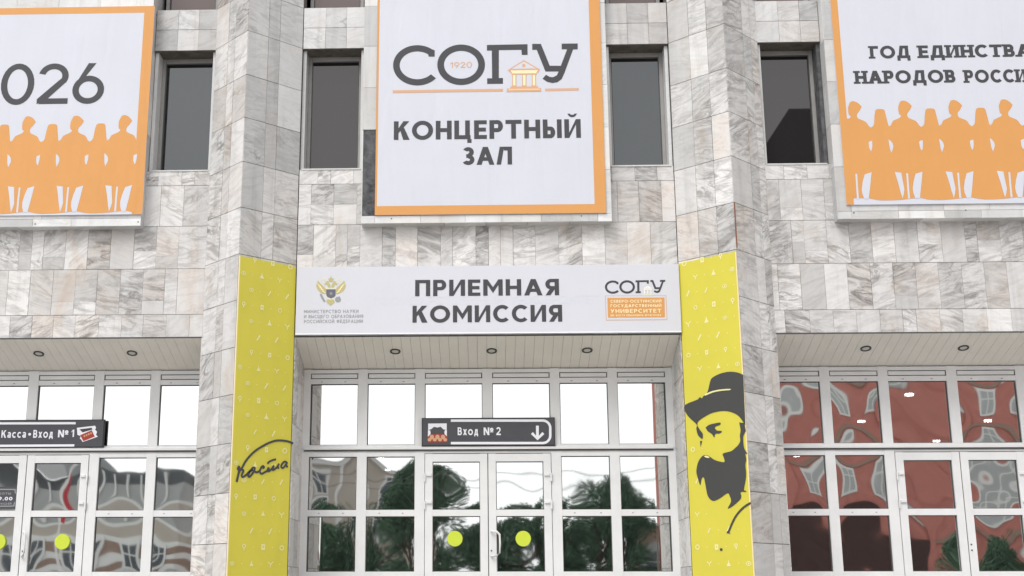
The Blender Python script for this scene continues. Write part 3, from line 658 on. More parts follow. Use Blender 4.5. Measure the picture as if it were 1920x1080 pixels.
# ================================================================== SIGNS AND PRINTS
# ---- the big logo: traced once, reused on two signs
def logo(art, f, ink, lw, base=1, temple=('tan','cream','peach')):
    """f maps drawing units to plane units"""
    m = lambda pts: [f(*p) for p in pts]
    def rg(cx, cy, rx, ry, w, a0, a1):
        A, Bq = [], []
        for i in range(61):
            a = math.radians(a0+(a1-a0)*i/60); A.append(f(cx+rx*math.cos(a), cy-ry*math.sin(a))); Bq.append(f(cx+(rx-w)*math.cos(a), cy-(ry-w*.95)*math.sin(a)))
        art.strip(A, Bq, ink, base)
    rg(308,308,224,186,61,46,320)
    art.poly(m([(409,160),(440,158),(468,170),(468,228),(413,228),(405,196)]), ink, base)
    rg(712,303,220,187,62,0,360)
    art.poly(m([(950,120),(1325,113),(1325,212),(1272,212),(1268,165),(1060,168),(1060,425),(1098,425),(1098,478),(952,480),(952,428),(998,428),(995,172),(950,172)]), ink, base)
    art.poly(m([(1368,110),(1448,110),(1530,312),(1632,312),(1690,160),(1640,160),(1640,108),(1788,106),(1788,160),(1745,162),(1665,380),(1640,435),(1600,465),(1555,472),(1505,460),(1463,432),(1495,395),(1530,415),(1560,418),(1595,400),(1612,365),(1490,365),(1410,165),(1368,165)]), ink, base)
    t1, t2, t3 = temple
    art.poly(m([(1140,352),(1290,260),(1440,346),(1436,352),(1424,372),(1402,392),(1190,394),(1160,370)]), t1, base)
    art.poly(m([(1176,342),(1290,274),(1404,338)]), 'banner' if t1 == 'tan' else t2, base+1)
    art.poly(m([(1168,356),(1420,352),(1404,382),(1184,384)]), t2, base+1)
    art.poly(m([(1290+16*math.cos(a*.52),311+16*math.sin(a*.52)) for a in range(12)]), t1, base+2)
    for x in (1202, 1295, 1384):
        art.poly(m([(x-26,386),(x+26,386),(x+19,402),(x+19,490),(x+28,512),(x-28,512),(x-19,490),(x-19,402)]), t1, base)
        art.poly(m([(x-11,398),(x+11,398),(x+11,494),(x-11,494)]), t2, base+1)
    art.poly(m([(1170,505),(1420,502),(1424,518),(1448,518),(1452,550),(1132,554),(1136,522),(1166,520)]), t1, base+1)
    art.poly(m([(1150,526),(1436,523),(1438,536),(1148,540)]), t3, base+2)

# ---- banners
def banner(xl, xr, zb, zt, label, border):
    Y = -.205; t = empty('banner', label, 'banner', ((xl+xr)/2, Y, zb), 'large banners on the wall')
    inv = Matrix.Translation(-t.location)
    P = facing(Y)
    def put(o): o.parent = t; o.matrix_parent_inverse = inv; return o
    b = MB(); b.box(xl, xr, Y, Y+.022, zb, zt, 'banner'); put(b.build('sheet'))
    a = Art(P, .001); l, r, bo, to = border
    if l: a.rect(xl, zb, xl+l, zt, 'orange')
    if r: a.rect(xr-r, zb, xr, zt, 'orange')
    if bo: a.rect(xl+l, zb, xr-r, zb+bo, 'orange')
    if to: a.rect(xl+l, zt-to, xr-r, zt, 'orange')
    put(a.build('border', None))
    return t, P, put
t, P, put = banner(-1.618, 1.742, 6.93, 10.62, 'white concert hall banner with a thin orange border and large grey lettering, between the pillars', (.03, .165, .135, .14))
a = Art(P, .001)
logo(a, lambda x, y: P.px(720+x/4.923, 60+y/4.923), 'ink', 0)
a.poly(a.px([(736.5,169.5),(943,166.5),(943,171.5),(736.5,174.5)]), 'tan', 1); a.poly(a.px([(1022,166.5),(1085,165),(1085,169.5),(1022,171)]), 'tan', 1)
put(a.build('emblem', None))
a = Art(P, .001)
text(a, '1920', pxbox(P, 844, 885, 127, 116.5), 'tan', .13, 1, .16)
text(a, 'КОНЦЕРТНЫЙ', pxbox(P, 738.5, 1089, 260.5, 225.5), 'ink', .23, 1, .13)
text(a, 'ЗАЛ', pxbox(P, 867, 960, 309, 275.5), 'ink', .23, 1, .11)
put(a.build('lettering', None))
# row of people cut-outs on the side banners
MAN = [(460,312),(472,303),(481,282),(490,266),(516,254),(545,241),(557,231),(561,220),(556,214),(544,207),(541,195),(536,168),(536,142),(544,118),(552,98),(562,90),(585,87),(610,96),(636,114),(655,136),(648,152),(634,176),(619,192),(614,208),(617,228),(630,242),(660,254),(690,267),(706,284),(718,304),(738,320),(758,308),(767,286),(770,215),(776,170),(790,158),(820,156),(848,159),(860,172),(868,205),(880,252),(893,302),(906,310)]
GAPS = [[(512,718),(562,725),(572,790),(586,868),(581,908),(572,948),(556,890),(535,800)],
        [(608,730),(622,730),(628,830),(637,948),(622,948),(614,830)],
        [(690,735),(742,716),(733,830),(722,945),(690,948),(674,905),(668,862),(675,800)],
        [(722,450),(736,440),(749,437),(751,480),(746,525),(738,522),(728,500)],
        [(452,430),(470,444),(484,464),(490,492),(484,520),(475,545),(464,512)]]
def people(P, put, manx, many, man0, xl, xr, zb, zmid):
    u = P.px(1570+590/4.696, 170+87/4.696)         # the man traced on the right-hand banner
    Pr = facing(-.205)
    tr = lambda q: (Pr.px(1570+q[0]/4.696, 170+q[1]/4.696))
    per = tr((1037,500))[0]-tr((590,500))[0]
    base = tr((590, 90)); a = Art(P, .001); w = Art(P, .001)
    anchor = manx
    k0 = -8; top = []; 
    for k in range(-9, 9):
        for q in MAN:
            x, z = tr(q); X_ = x-base[0]+anchor+k*per; Z_ = z-base[1]+many
            if xl < X_ < xr: top.append((X_, Z_))
    zh = many + tr((600, 950))[1]-base[1]
    hem = []
    for k in range(-9, 9):
        for q in ((722,942),(760,950),(800,958),(850,962),(900,962),(960,960),(1015,956)):
            x, z = tr(q); X_ = x-base[0]+anchor+k*per
            if xl < X_ < xr: hem.append((X_, z-base[1]+many))
    top = [(xl, top[0][1])]+top+[(xr, top[-1][1])]
    a.poly(top+[(xr, hem[-1][1])]+hem[::-1]+[(xl, hem[0][1])], 'orange', 1)
    for k in range(-9, 9):
        for gp in GAPS:
            gx, gy = sum(q[0] for q in gp)/len(gp), sum(q[1] for q in gp)/len(gp)
            pts = [(tr(q)[0]-base[0]+anchor+k*per, tr(q)[1]-base[1]+many) for q in ((gx+(a_-gx)*1.16, gy+(b_-gy)*1.02) for a_, b_ in gp)]
            if min(p[0] for p in pts) > xl+.02 and max(p[0] for p in pts) < xr-.01: w.poly(pts, 'banner', 2)
        
    put(a.build('people_silhouettes', None)); put(w.build('silhouette_gaps', None))
t, P, put = banner(5.192, 8.60, 7.015, 10.42, 'white banner with two lines of slab lettering above orange people, right of the right pillar', (.105, .105, .0, .12))
a = Art(P, .001)
b1 = pxbox(P, 1631, 1706, 109.5, 86); text(a, 'ГОД', b1, 'ink', .24, 1, .12, .15)
bx_ = pxbox(P, 1722, 1933, 107.5, 84); text(a, 'ЕДИНСТВА', bx_, 'ink', .24, 1, .12, .15)
b2 = pxbox(P, 1603, 1791, 156, 132); text(a, 'НАРОДОВ', b2, 'ink', .24, 1, .12, .15)
b3 = pxbox(P, 1808, 1948, 154.5, 130.5); text(a, 'РОССИИ', b3, 'ink', .24, 1, .12, .15)
put(a.build('lettering', None))
m0 = P.px(1570+590/4.696, 170+90/4.696)
people(P, put, m0[0], m0[1], 0, 5.192+.10, 8.60-.10, 7.015, 8)
t, P, put = banner(-8.50, -5.036, 6.978, 10.305, 'white banner with a big year number above orange people, left of the left pillar', (.15, .155, .0, .11))
a = Art(P, .001)
text(a, '026', pxbox(P, 2, 196, 195, 119.5), 'ink', .15, 1, .09)
c0 = pxbox(P, 2, 62, 195, 119.5); wd = c0[1]-c0[0]; text(a, '2', (c0[0]-wd*1.15, c0[0]-wd*.17, c0[2], c0[3]), 'ink', .135, 1)

put(a.build('lettering', None))
m0 = P.px(145.5, 217.5)
people(P, put, m0[0], m0[1], 0, -8.50+.15, -5.036-.10, 6.978, 8)

# ---- white sign board over the middle entrance
Y = -.062; P = facing(Y)
sg = empty('sign_board', 'long white board lettered in two dark lines over the middle entrance, between the yellow panels', 'sign', (0, Y, 5.19))
inv = Matrix.Translation(-sg.location)
def put(o): o.parent = sg; o.matrix_parent_inverse = inv; return o
b = MB(); b.box(-2.752, 2.77, Y, -.004, 5.188, 6.19, 'board'); b.box(-2.752, 2.77, Y-.004, Y-.0005, 5.188, 5.206, 'white'); put(b.build('board', bevel=.004))
a = Art(P, .001)
text(a, 'ПРИЕМНАЯ', pxbox(P, 778.5, 1048, 554.5, 524), 'ink', .215, 2, .15)
text(a, 'КОМИССИЯ', pxbox(P, 773.5, 1054, 604, 572.5), 'ink', .215, 2, .15)
text(a, 'ГОСУДАРСТВЕННЫЙ УНИВЕРСИТЕТ', pxbox(P, 700, 1124, 570, 555), 'ghost', .14, 0, .2)
put(a.build('lettering', None))
a = Art(P, .001); z = lambda x, y: P.px(550+x/8.31, 490+y/8.31); zz = lambda L_: [z(*p) for p in L_]; mx = lambda L_: [(1174-x, y) for x, y in L_]
WG = [(385,298),(370,330),(361,360),(359,395),(372,430),(388,455),(420,484),(455,502),(490,512),(512,506),(515,440),(495,410),(470,390),(440,360),(405,325)]
a.poly(zz([(500,408),(665,408),(668,530),(640,585),(587,610),(530,585),(500,530)]), 'beigep', 0)
for L_ in (WG, mx(WG)):
    a.poly(zz(L_), 'olive', 1)
for i in range(5):
    for fn in (lambda q: q, mx):
        x0, y0, x1, y1 = 372+i*20, 345+i*30, 430+i*18, 400+i*24
        a.line(zz(fn([(x0, y0), (x1, y1)])), .009, 'cream', 2)
HD = [(527,306),(505,330),(488,358),(487,378),(512,362),(528,372),(543,408),(583,410),(578,372),(560,338),(545,312)]
a.poly(zz(HD), 'olive', 1); a.poly(zz(mx(HD)), 'olive', 1)
a.poly(zz([(546,262),(566,272),(580,250),(580,236),(594,236),(594,250),(608,272),(630,262),(622,318),(587,326),(554,318)]), 'olive', 1)
for fn in (lambda q: q, mx): a.line(zz(fn(smooth([(437,306),(448,282),(470,272),(492,284),(496,306)]))), .022, 'beigep', 1); a.poly(zz(fn([(455,330),(490,345),(480,300),(462,300)])), 'beigep', 1)
a.poly(zz([(515,436),(658,436),(658,530),(640,556),(608,568),(587,580),(566,568),(532,556),(515,530)]), 'slate', 2)
a.poly(zz([(587+(34 if i % 2 == 0 else 14)*math.cos(i*math.pi/8), 502+(34 if i % 2 == 0 else 14)*math.sin(i*math.pi/8)) for i in range(16)]), 'ink2', 3)
a.poly(zz([(545,590),(520,600),(512,632),(545,665),(580,692),(615,665),(646,632),(630,600),(610,590),(580,600)]), 'olive', 1)
a.line(zz([(425,508),(448,560),(490,632)]), .03, 'ink2', 1)
a.disc(z(697,596), .042, .042, 'ink2', 1); a.poly(zz([(708,560),(722,540),(728,566),(716,580)]), 'ink2', 1)
put(a.build('eagle_emblem', None))
a = Art(P, .001)
for i, (L_, xr) in enumerate((('МИНИСТЕРСТВО НАУКИ', 672), ('И ВЫСШЕГО ОБРАЗОВАНИЯ', 681), ('РОССИЙСКОЙ ФЕДЕРАЦИИ', 680))):
    text(a, L_, pxbox(P, 570, xr, 587+i*9.3, 580.8+i*9.3), 'ink2', .17, 1, .22)
put(a.build('small_lettering', None))
a = Art(P, .001)
fm = lambda x, y: P.px(1120+(128+(x-85)*.597)/9, 500+(228+(y-113)*.6)/9)
logo(a, fm, 'ink', 0, 1, ('beigep', 'white', 'beigep'))
q = lambda L_: [P.px(1120+x/9, 500+y/9) for x, y in L_]
a.poly(q([(130,490),(1162,484),(1180,900),(146,908)]), 'tan', 0)
a.poly(q([(140,499),(1152,494),(1170,890),(156,898)]), 'board', 1)
a.poly(q([(168,528),(1132,522),(1140,856),(180,862)]), 'orange', 2)
for i, (L_, y0, y1, s_) in enumerate((('СЕВЕРО-ОСЕТИНСКИЙ', 608, 560, .2), ('ГОСУДАРСТВЕННЫЙ', 684, 636, .2), ('УНИВЕРСИТЕТ', 780, 716, .19), ('ИМ. КОСТА ЛЕВАНОВИЧА ХЕТАГУРОВА', 838, 806, .2))):
    text(a, L_, pxbox(P, 1120+222/9, 1120+1080/9, 500+y0/9, 500+y1/9), 'cream', s_, 4, .2)
put(a.build('university_emblem', None))

# ---- yellow panels on the inner pillar faces
def icon(a, c, kind, r):
    k = 'paleyellow'; x, y = c
    if kind == 0: a.ring(c, r, r, r*.42, k, n=14, layer=1)
    elif kind == 1: a.ring((x, y+r*.3), r*.75, r*.75, r*.4, k, n=14, layer=1); a.rect(x-r*.25, y-r*1.1, x+r*.25, y-r*.3, k, 1)
    elif kind == 2: a.line([(x-r*.6, y-r), (x+r*.6, y+r)], r*.6, k, 1)
    elif kind == 3: a.rect(x-r*.75, y-r, x-r*.2, y+r, k, 1); a.rect(x+r*.2, y-r, x+r*.75, y+r, k, 1); a.rect(x-r*.2, y+r*.4, x+r*.2, y+r, k, 1); a.rect(x-r*.2, y-r, x+r*.2, y-r*.3, k, 1)
    elif kind == 4: a.poly([(x-r, y-r*.8), (x+r, y-r*.8), (x, y+r)], k, 1); a.rect(x-r*.2, y+r*.3, x+r*.2, y+r*1.2, k, 1)
    elif kind == 5: a.line([(x-r, y+r*.8), (x, y-r*.1), (x+r, y+r*.8)], r*.45, k, 1); a.rect(x-r*.2, y-r, x+r*.2, y, k, 1)
    else: a.ring(c, r*1.0, r*.8, r*.3, k, n=12, layer=1); a.disc(c, r*.35, r*.35, k, 1, 8)
for sx in (-1, 1):
    PL = PR[(sx, 'in')]; Ld = .973
    u0, u1 = (.015, .955) if sx < 0 else (.018, .958)
    zt = 6.205
    t = empty('pillar_panel', 'yellow panel with a handwritten signature on the left pillar' if sx < 0 else 'yellow panel with a bearded man in a hat on the right pillar', 'panel', PL.p((u0+u1)/2, LAND+.05, .01), 'tall yellow panels on the pillars')
    inv2 = Matrix.Translation(-t.location)
    def put2(o): o.parent = t; o.matrix_parent_inverse = inv2; return o
    b = MB(); b.slab(PL, u0, u1, LAND+.05, zt, .003, .022, 'yellow')
    e = .012
    if sx < 0: b.slab(PL, u0-e, u0-.001, LAND+.05, zt, .003, .0215, 'cream')
    else: b.slab(PL, u1+.001, u1+e, LAND+.05, zt, .003, .0215, 'cream')
    put2(b.build('sheet'))
    a = Art(PL, .0235); r = random.Random(5); row = 0; zc = zt-.02
    seq = [1, 2, 3, 6, 0, 4, 6, 5, 2]
    while zc > LAND+.2:
        off_ = (.08 if row % 2 else .235)-.02*(row % 3)
        for j in range(4):
            u = u0+off_+j*.302
            c = (u if sx < 0 else u0+u1-u, zc+r.uniform(-.006, .006)-0*j)
            if u0+.04 < c[0] < u1-.04:
                hide = sx > 0 and 2.45 < zc < 4.55 and not (c[0] < .2 and zc < 3.2) and not (c[0] < .15)
                if not hide: icon(a, c, seq[(row*3+j*2) % 9], r.uniform(.033, .041))
                d2 = c[0]+.15
                if d2 < u1-.04 and not hide: a.disc((d2, zc), .008, .008, 'paleyellow', 1, 6)
        zc -= .222; row += 1
    put2(a.build('small_icons', None))
    a = Art(PL, .026)
    if sx < 0:
        z9 = lambda L_: [PL.px(425+x/9, 810+y/9) for x, y in L_]
        for L_, w in (([(1105,197),(1030,165),(950,150),(870,145),(800,152),(700,185),(600,235),(480,310),(380,400),(300,500),(245,600),(205,640),(170,625),(188,580)], .031),
                      ([(186,572),(196,640),(175,740),(150,845)], .034), ([(190,690),(215,645),(250,640),(266,660),(238,725),(250,762),(300,735),(380,655),(430,604),(456,612),(445,660),(405,720),(365,758),(346,735),(376,668),(430,640)], .03),
                      ([(440,655),(480,680),(525,668),(548,640),(568,596),(600,578),(612,602),(585,612)], .03), ([(568,600),(540,660),(568,706),(640,672),(690,640),(688,598)], .03),
                      ([(690,598),(668,655),(700,660),(745,618),(778,566)], .03), ([(778,566),(755,640),(790,630),(836,590),(866,535)], .03), ([(866,535),(838,598),(868,606)], .03),
                      ([(1000,520),(962,502),(922,535),(900,585),(930,608),(972,565),(1004,510)], .03), ([(1004,510),(984,570),(1015,586)], .03), ([(670,540),(700,505),(750,480),(815,462)], .028)):
            a.line(smooth(z9(L_), 4), w, 'ink', 2)
        put2(a.build('signature', None))
    else:
        zp = lambda L_: [PL.px(1270+x/2.919, 680+y/2.919) for x, y in L_]
        sm = lambda L_: zp(smooth(L_, 3))
        a.poly(sm([(367,68),(345,58),(318,52),(288,51),(258,56),(230,65),(205,78),(190,92),(182,118),(172,158),(158,178),(148,185),(140,196),(132,190),(122,195),(116,203),(48,232),(48,265),(70,300),(105,332),(116,345),(118,325),(150,300),(200,275),(260,265),(310,275),(345,297),(371,334),(378,345)])+zp([(378,345)]), 'portrait', 1)
        a.poly(sm([(372,330),(356,330),(345,330),(352,370),(348,400),(350,430),(338,452),(325,465),(300,485),(255,498),(260,520),(262,545),(215,535),(190,520),(172,508),(150,508),(135,520),(122,540),(114,565),(110,600),(120,640),(132,672),(138,638),(150,628),(158,660),(165,700),(175,735),(200,757),(235,745),(280,715),(292,730),(300,760),(282,798),(310,785),(355,742),(352,710),(382,708),(378,700),(370,696),(380,640),(382,600),(378,560),(383,530),(378,500),(390,500),(372,470),(366,420),(370,395),(381,375)]), 'portrait', 1)
        a.poly(sm([(115,345),(110,362),(118,395),(132,412),(144,416),(145,390),(132,372)]), 'portrait', 2)
        a.poly(zp([(130,428),(142,430),(133,462)]), 'portrait', 1)
        a.poly(sm([(160,357),(180,341),(215,332),(241,329),(240,341),(216,350),(212,362),(226,373),(250,375),(238,388),(214,391),(208,410),(195,392),(172,376)]), 'portrait', 1)
        a.poly(sm([(155,174),(200,156),(250,147),(295,145),(294,151),(250,155),(202,164),(160,182)]), 'paleyellow', 3)
        a.poly(sm([(152,515),(162,509),(178,514),(182,522),(166,521)]), 'paleyellow', 3)
        a.line(sm([(408,768),(372,790),(335,828),(310,870),(284,932)]), [.03]*13, 'portrait', 1)
        a.poly(zp([(276,925),(286,918),(297,940),(288,934),(276,934)]), 'portrait', 1)
        a.disc(zp([(246,1023)])[0], .022, .02, 'portrait', 1, 10)
        put2(a.build('portrait', None))

# ---- two dark entrance signs
def entrance_sign(x0, x1, label):
    Y = FY-.05; t = empty('entrance_sign', label, 'sign', ((x0+x1)/2, Y, 3.70), 'dark signs over the doors'); iv = Matrix.Translation(-t.location)
    def put3(o): o.parent = t; o.matrix_parent_inverse = iv; return o
    b = MB(); b.box(x0, x1, Y, FY-.001, 3.694, 4.112, 'signedge'); b.box(x0+.012, x1-.012, Y-.004, Y-.0005, 3.706, 4.10, 'signgrey'); put3(b.build('board'))
    return Y-.004, put3
Y, put3 = entrance_sign(-.977, .995, 'dark grey sign with a curtained stage picture and a down arrow, above the middle doors'); P = facing(Y)
a = Art(P, .001); ff = lambda x, y: P.px(780+x/7.111, 770+y/7.111); fl = lambda L_: [ff(*p) for p in L_]
arc = [(1690+100*math.cos(math.radians(t_)), 232-100*math.sin(math.radians(t_))) for t_ in range(90, -1, -10)]
arc2 = [(1690+100*math.cos(math.radians(t_)), 332-100*math.sin(math.radians(t_))) for t_ in range(0, -91, -10)]
a.line(fl([(465,133)]+arc+arc2+[(465,433)]), .036, 'white', 1)
a.line(fl([(1618,200),(1620,372)]), .042, 'white', 1); a.line(fl([(1545,298),(1620,376),(1698,298)]), .042, 'white', 1)
put3(a.build('arrow_frame', None)); a = Art(P, .001)
def bx3(x0, x1, yb, yt): return pxbox(P, 780+x0/7.111, 780+x1/7.111, 770+yb/7.111, 770+yt/7.111)
text(a, 'Вход', bx3(556, 828, 326, 222), 'white', .19, 1, .2); text(a, '№', bx3(902, 1030, 326, 224), 'white', .17, 1); text(a, '2', bx3(1070, 1130, 326, 220), 'white', .2, 1)
put3(a.build('lettering', None)); a = Art(P, .001)
a.poly(fl([(162,172),(410,170),(410,255),(365,250),(330,215),(285,225),(240,215),(205,245),(162,260)]), 'white', 1)
a.poly(fl([(160,260),(188,262),(196,300),(186,345),(158,345)]), 'white', 1); a.poly(fl([(412,255),(384,260),(378,300),(388,342),(412,342)]), 'white', 1)
a.poly(fl([(155,350),(190,318),(285,312),(385,316),(420,350),(418,420),(160,424)]), 'red', 2)
for i in range(3): a.disc(ff(212+i*74, 352), .032, .034, 'tan', 3, 14)
for i in range(4): a.disc(ff(180+i*70, 388), .028, .025, 'tan', 4, 14)
put3(a.build('stage_picture', None))
Y, put3 = entrance_sign(-7.99, -5.735, 'dark grey ticket office sign with a red ticket picture, above the left doors'); P = facing(Y)
a = Art(P, .001); fk = lambda x, y: P.px(x/3.486, 770+y/3.486); fl = lambda L_: [fk(*p) for p in L_]
bz = lambda x0, x1, yb, yt: pxbox(P, x0/3.486, x1/3.486, 770+yb/3.486, 770+yt/3.486)
a.line(fl([(-320,84),(495,82)]), .034, 'white', 1); a.line(fl([(-320,232),(486,227)]), .034, 'white', 1)
text(a, 'Касса', bz(10, 170, 177, 128), 'white', .19, 1, .2); text(a, 'Вход', bz(218, 347, 177, 126), 'white', .19, 1, .2); text(a, '№', bz(380, 446, 174, 126), 'white', .17, 1); text(a, '1', bz(466, 485, 172, 124), 'white', .2, 1)
a.disc(fk(194, 154), .022, .022, 'white', 1, 10); put3(a.build('lettering', None)); a = Art(P, .001)
a.poly(fl([(503,112),(622,98),(628,112),(622,124),(635,138),(628,158),(640,170),(540,205),(532,190),(522,182),(528,166),(506,158)]), 'white', 1)
a.poly(fl([(524,160),(600,128),(620,170),(545,200)]), 'red', 2); a.poly(fl([(520,122),(600,112),(604,124),(540,142)]), 'ink', 2)
for i in range(4): a.disc(fk(553+i*14, 166-i*6), .014, .016, 'tan', 3, 8)
put3(a.build('ticket_picture', None))
# ---- opening-hours notice stuck on the left door glass
ya = doors[(1,-1)][2]; P = facing(ya+.03); t = empty('notice', 'small dark opening hours notice with rounded white frame on the left door glass', 'notice', (-7.25, ya+.03, 2.83)); iv = Matrix.Translation(-t.location)
b = MB(); zf = lambda x, y: P.px(x/13.5, 900+y/13.5)
c0 = zf(455, 170); c1 = zf(420, 730); b.box(-7.62, (c0[0]+c1[0])/2, ya+.03, ya+.045, c1[1], c0[1], 'signgrey'); o = b.build('sheet', t); o.matrix_parent_inverse = iv
a = Art(P, .001); xr = (c0[0]+c1[0])/2; zb_, zt_ = c1[1], c0[1]; h_ = zt_-zb_
a.line(smooth([(-7.60, zt_-.04),(xr-.08, zt_-.04),(xr-.045, zt_-.055),(xr-.032, zt_-.10)], 4), .016, 'ink2', 1); a.line(smooth([(-7.60, zb_+.04),(xr-.08, zb_+.04),(xr-.045, zb_+.055),(xr-.032, zb_+.10)], 4), .016, 'ink2', 1)
text(a, 'ВРЕМЯ РАБОТЫ', (-7.59, xr-.10, zt_-.115, zt_-.085), 'ink2', .2, 1, .2)
text(a, '9.00-19.00', (-7.58, xr-.07, zt_-.20, zt_-.15), 'white', .22, 1, .2)
text(a, 'ВЫХОДНОЙ', (-7.58, xr-.08, zt_-.265, zt_-.235), 'ink2', .2, 1, .2)
o = a.build('lettering', None); o.parent = t; o.matrix_parent_inverse = iv

# ================================================================== ACROSS THE SQUARE (seen in the glass)
def facade_windows(mb, x0, x1, y, zs, step, ww, wh, k='bwin', fk='whitewall', face=1):
    n = int((x1-x0)/step); st = (x1-x0)/n
    for z in zs:
        for i in range(n):
            c = x0+st*(i+.5)
            mb.box(c-ww/2-.22, c+ww/2+.22, min(y, y+face*.12), max(y, y+face*.12), z-.2, z+wh+.25, fk)
            mb.box(c-ww/2, c+ww/2, min(y+face*.121, y+face*.14), max(y+face*.121, y+face*.14), z, z+wh, k)
            mb.box(c-.05, c+.05, y+face*.141, y+face*.17, z, z+wh, fk); mb.box(c-ww/2, c-.05, y+face*.141, y+face*.165, z+wh*.62, z+wh*.62+.1, fk); mb.box(c+.05, c+ww/2, y+face*.141, y+face*.165, z+wh*.62, z+wh*.62+.1, fk)
# red brick building on the right
rb = empty('brick_building', 'red brick building with pale window surrounds, mirrored in the right entrance glass', 'building', (24, -44, 0))
iv = Matrix.Translation(-rb.location)
m = MB(); m.box(12.6, 40, -56, -38, 0, 20.2, 'brick')
for z in (4.2, 8.2, 12.2, 16.2): m.box(12.5, 40.1, -38, -37.86, z-.18, z+.16, 'brownwall')
for x in (12.6, 19.4, 26.2, 33): m.box(x, x+.7, -38.001, -37.7, 0, 20.2, 'brick')
m.box(12.3, 40.3, -56.3, -37.5, 20.2, 20.6, 'whitewall')
o = m.build('wall', rb); o.matrix_parent_inverse = iv
m = MB(); m.box(13.4,19.3,-37.99,-37.6,0,4.35,'garage'); o = m.build('garage_door', rb); o.matrix_parent_inverse = iv
m = MB(); facade_windows(m, 13.6, 39, -38, (1.6, 5.6, 9.6, 13.6, 17.2), 3.4, 1.3, 2.0, 'greywall'); o = m.build('windows', rb); o.matrix_parent_inverse = iv
m = MB(); r0 = [(12.2,-56.4,20.6),(40.4,-56.4,20.6),(40.4,-37.4,20.6),(12.2,-37.4,20.6)]; r1 = [(15.4,-52,25.4),(37,-52,25.4),(37,-41.5,25.4),(15.4,-41.5,25.4)]
for i in range(4): m.face([r0[i], r0[(i+1)%4], r1[(i+1)%4], r1[i]], 'roofmetal')
m.face(r1, 'roofmetal'); o = m.build('roof', rb); o.matrix_parent_inverse = iv
# striped pale building on the left
lb = empty('office_building', 'low office block with pale and brown bands, mirrored in the left entrance glass', 'building', (-20, -44, 0)); iv = Matrix.Translation(-lb.location)
m = MB(); zz_ = 0; bands = (('greywall',1.9),('whitewall',.45),('brownwall',.5),('whitewall',.5),('brownwall',.7),('whitewall',.4),('beigewall',.8),('whitewall',.25),('greywall',1.2),('roofmetal',.9))
for kk, hh in bands:
    m.box(-30, -14.6, -54, -40-.02*len(kk)*.2, zz_, zz_+hh, kk); zz_ += hh
o = m.build('wall', lb); o.matrix_parent_inverse = iv
m = MB(); facade_windows(m, -29, -15, -40, (2.45,), 2.4, 1.1, 1.6); 
for i in range(13): m.box(-29.6+i*1.15, -29.45+i*1.15, -39.99, -39.8, 5.6, 7.4, 'whitewall')
o = m.build('windows', lb); o.matrix_parent_inverse = iv
m = MB(); m.face([(-30,-39.6,7.6),(-20.3,-39.6,7.6),(-22.5,-44,10.2),(-30,-44,10.2)], 'roofmetal'); m.face([(-20.3,-39.6,7.6),(-20.3,-54,7.6),(-22.5,-50,10.2),(-22.5,-44,10.2)], 'roofmetal')
o = m.build('roof', lb); o.matrix_parent_inverse = iv
# beige house behind the trees
hb2 = empty('beige_building', 'beige rendered house behind trees, mirrored in the middle entrance glass', 'building', (-8, -60, 0)); iv = Matrix.Translation(-hb2.location)
m = MB(); m.box(-13.2, -4.2, -68, -56, 0, 9.4, 'beigewall'); m.box(-13.4, -4.0, -68.2, -55.7, 9.4, 9.8, 'whitewall'); m.box(-9.1,-8.8,-55.99,-55.8,0,9.4,'whitewall'); o = m.build('wall', hb2); o.matrix_parent_inverse = iv
m = MB(); facade_windows(m, -13, -4.4, -56, (1.6, 5.2, 7.3), 2.9, 1.3, 1.5); o = m.build('windows', hb2); o.matrix_parent_inverse = iv
m = MB(); m.face([(-13.5,-55.5,9.8),(-3.9,-55.5,9.8),(-8.7,-60,9.9)], 'roofmetal'); m.face([(-3.9,-55.5,9.8),(-3.9,-68,9.8),(-8.7,-64,9.9),(-8.7,-60,9.9)], 'roofmetal'); m.face([(-13.5,-55.5,9.8),(-8.7,-60,9.9),(-8.7,-64,9.9),(-13.5,-68,9.8)], 'roofmetal'); o = m.build('roof', hb2); o.matrix_parent_inverse = iv
# dark low house far right of the trees
# trees
def tree(x, y, h, rx, label, seed):
    r = random.Random(seed); t = empty('tree', label, 'tree', (x, y, 0), 'trees across the square')
    k = MB(); k.tube([(0,0,0),(.05,.02,h*.3),(-.03,.05,h*.55),(.04,0,h*.8)], [.24,.19,.13,.05], 'bark', 8)
    for i in range(6):
        an = r.uniform(0, 6.28); k.tube([(0,0,h*(.3+.06*i)),(math.cos(an)*rx*.35,math.sin(an)*rx*.35,h*(.42+.06*i)),(math.cos(an)*rx*.7,math.sin(an)*rx*.7,h*(.52+.06*i))], [.09,.06,.02], 'bark', 6)
    k.build('trunk', t)
    c = MB(); cl = []
    for i in range(48):
        an = r.uniform(0, 6.28); zz = r.uniform(-1, 1); q = math.sqrt(1-zz*zz)*r.uniform(.35, .95)
        cl.append((math.cos(an)*rx*q, math.sin(an)*rx*q, h*.53+zz*h*.42, r.uniform(.5, .95)))
    for (a, b, e, s_) in cl:
        for j in range(330):
            v = Vector((r.gauss(0,1), r.gauss(0,1), r.gauss(0,1))).normalized()*s_*(r.random()**.4)
            p = Vector((a,b,e))+v; n1 = Vector((r.gauss(0,1), r.gauss(0,1), r.gauss(0,1))).normalized(); n2 = n1.orthogonal().normalized(); w = r.uniform(.07, .14)
            c.face([p+n1*w, p+n2*w*.6, p-n1*w, p-n2*w*.6], 'leafa')
    c.build('crown', t); return t
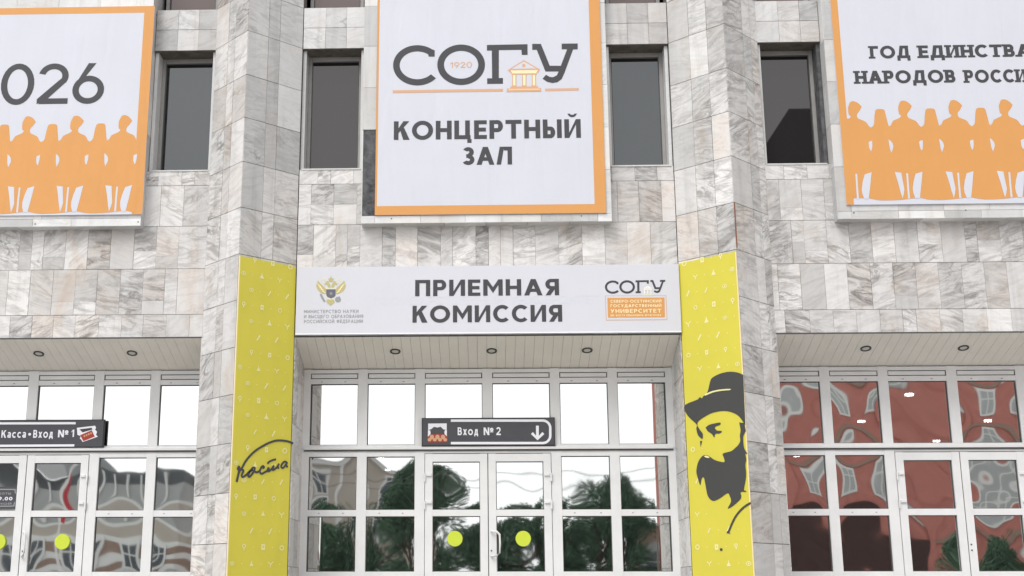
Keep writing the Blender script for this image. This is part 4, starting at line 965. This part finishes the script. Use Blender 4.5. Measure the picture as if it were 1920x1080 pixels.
for i, (x, y, h, rx, lab) in enumerate(((-7.4,-36,4.9,3.4,'dark leafy tree mirrored in the panes left of the middle doors'), (-3.0,-33,7.1,3.0,'tallest dark tree of the row, mirrored in the left leaf of the middle doors'),
        (1.4,-34,4.7,3.0,'low dark tree mirrored behind the door handle of the middle doors'), (4.8,-36,6.6,3.0,'feathery dark tree mirrored in the pane right of the middle doors'),
        (19.6,-30,3.9,1.7,'small green tree mirrored low in the right entrance glass'))):
    tree(x, y, h, rx, lab, 300+i)
# dark low kiosk between tree and brick house
kb = empty('kiosk', 'low dark brick kiosk mirrored low beside the portrait panel', 'building', (8.4,-42,0)); iv = Matrix.Translation(-kb.location)
m = MB(); m.box(6.4,11.8,-46,-40,0,4.9,'brownwall'); m.box(6.2,12,-46.2,-39.7,4.9,5.2,'greywall'); o = m.build('wall', kb); o.matrix_parent_inverse = iv
m = MB(); facade_windows(m, 6.6, 11.6, -40, (2.0,), 1.7, 1.0, 1.7, 'bwin', 'greywall'); o = m.build('windows', kb); o.matrix_parent_inverse = iv
# overhead wires between two lamp posts
for x in (-9.4, 9.4):
    lp = empty('lamp_post', 'grey lamp post hidden behind the left pillar in the mirrored street' if x < 0 else 'grey lamp post hidden behind the right pillar in the mirrored street', 'lamp post', (x,-25,0), 'lamp posts across the square')
    m = MB(); m.tube([(0,0,0),(0,0,7.2)], [.09,.06], 'steel', 8); m.build('post', lp); m = MB(); m.tube([(0,0,7.1),(0,.5,7.4),(0,1.3,7.4)], [.04,.04,.07], 'steel', 8); m.build('lamp_arm', lp)
m = MB()
for z0_, sag in ((6.1,.5),(5.6,.35)): m.tube([(-9.4+18.8*i/24,-25,z0_-sag*(1-(i/12-1)**2)) for i in range(25)], .017, 'gasket', 5)
tag(m.build('overhead_wire'), 'thin sagging wires mirrored against the sky in the middle entrance glass', 'wire')
# flagpole
fp = empty('flagpole', 'pale flagpole with a red flag mirrored in the ticket office door', 'flagpole', (-18.2,-34,0))
m = MB(); m.tube([(0,0,0),(0,0,7.6)], [.11,.07], 'whitewall', 8); m.build('pole', fp)
m = MB()
for i in range(6):
    z0_, z1_ = 7.3-i*.36, 7.3-(i+1)*.36; w0 = .16+.06*i; w1 = .16+.06*(i+1)
    m.face([(.06,.02*math.sin(i),z0_),(w0,.12*math.sin(i*1.3),z0_-.3),(w1,.12*math.sin((i+1)*1.3),z1_-.3),(.06,.02*math.sin(i+1),z1_)], 'flag')
m.build('flag', fp)
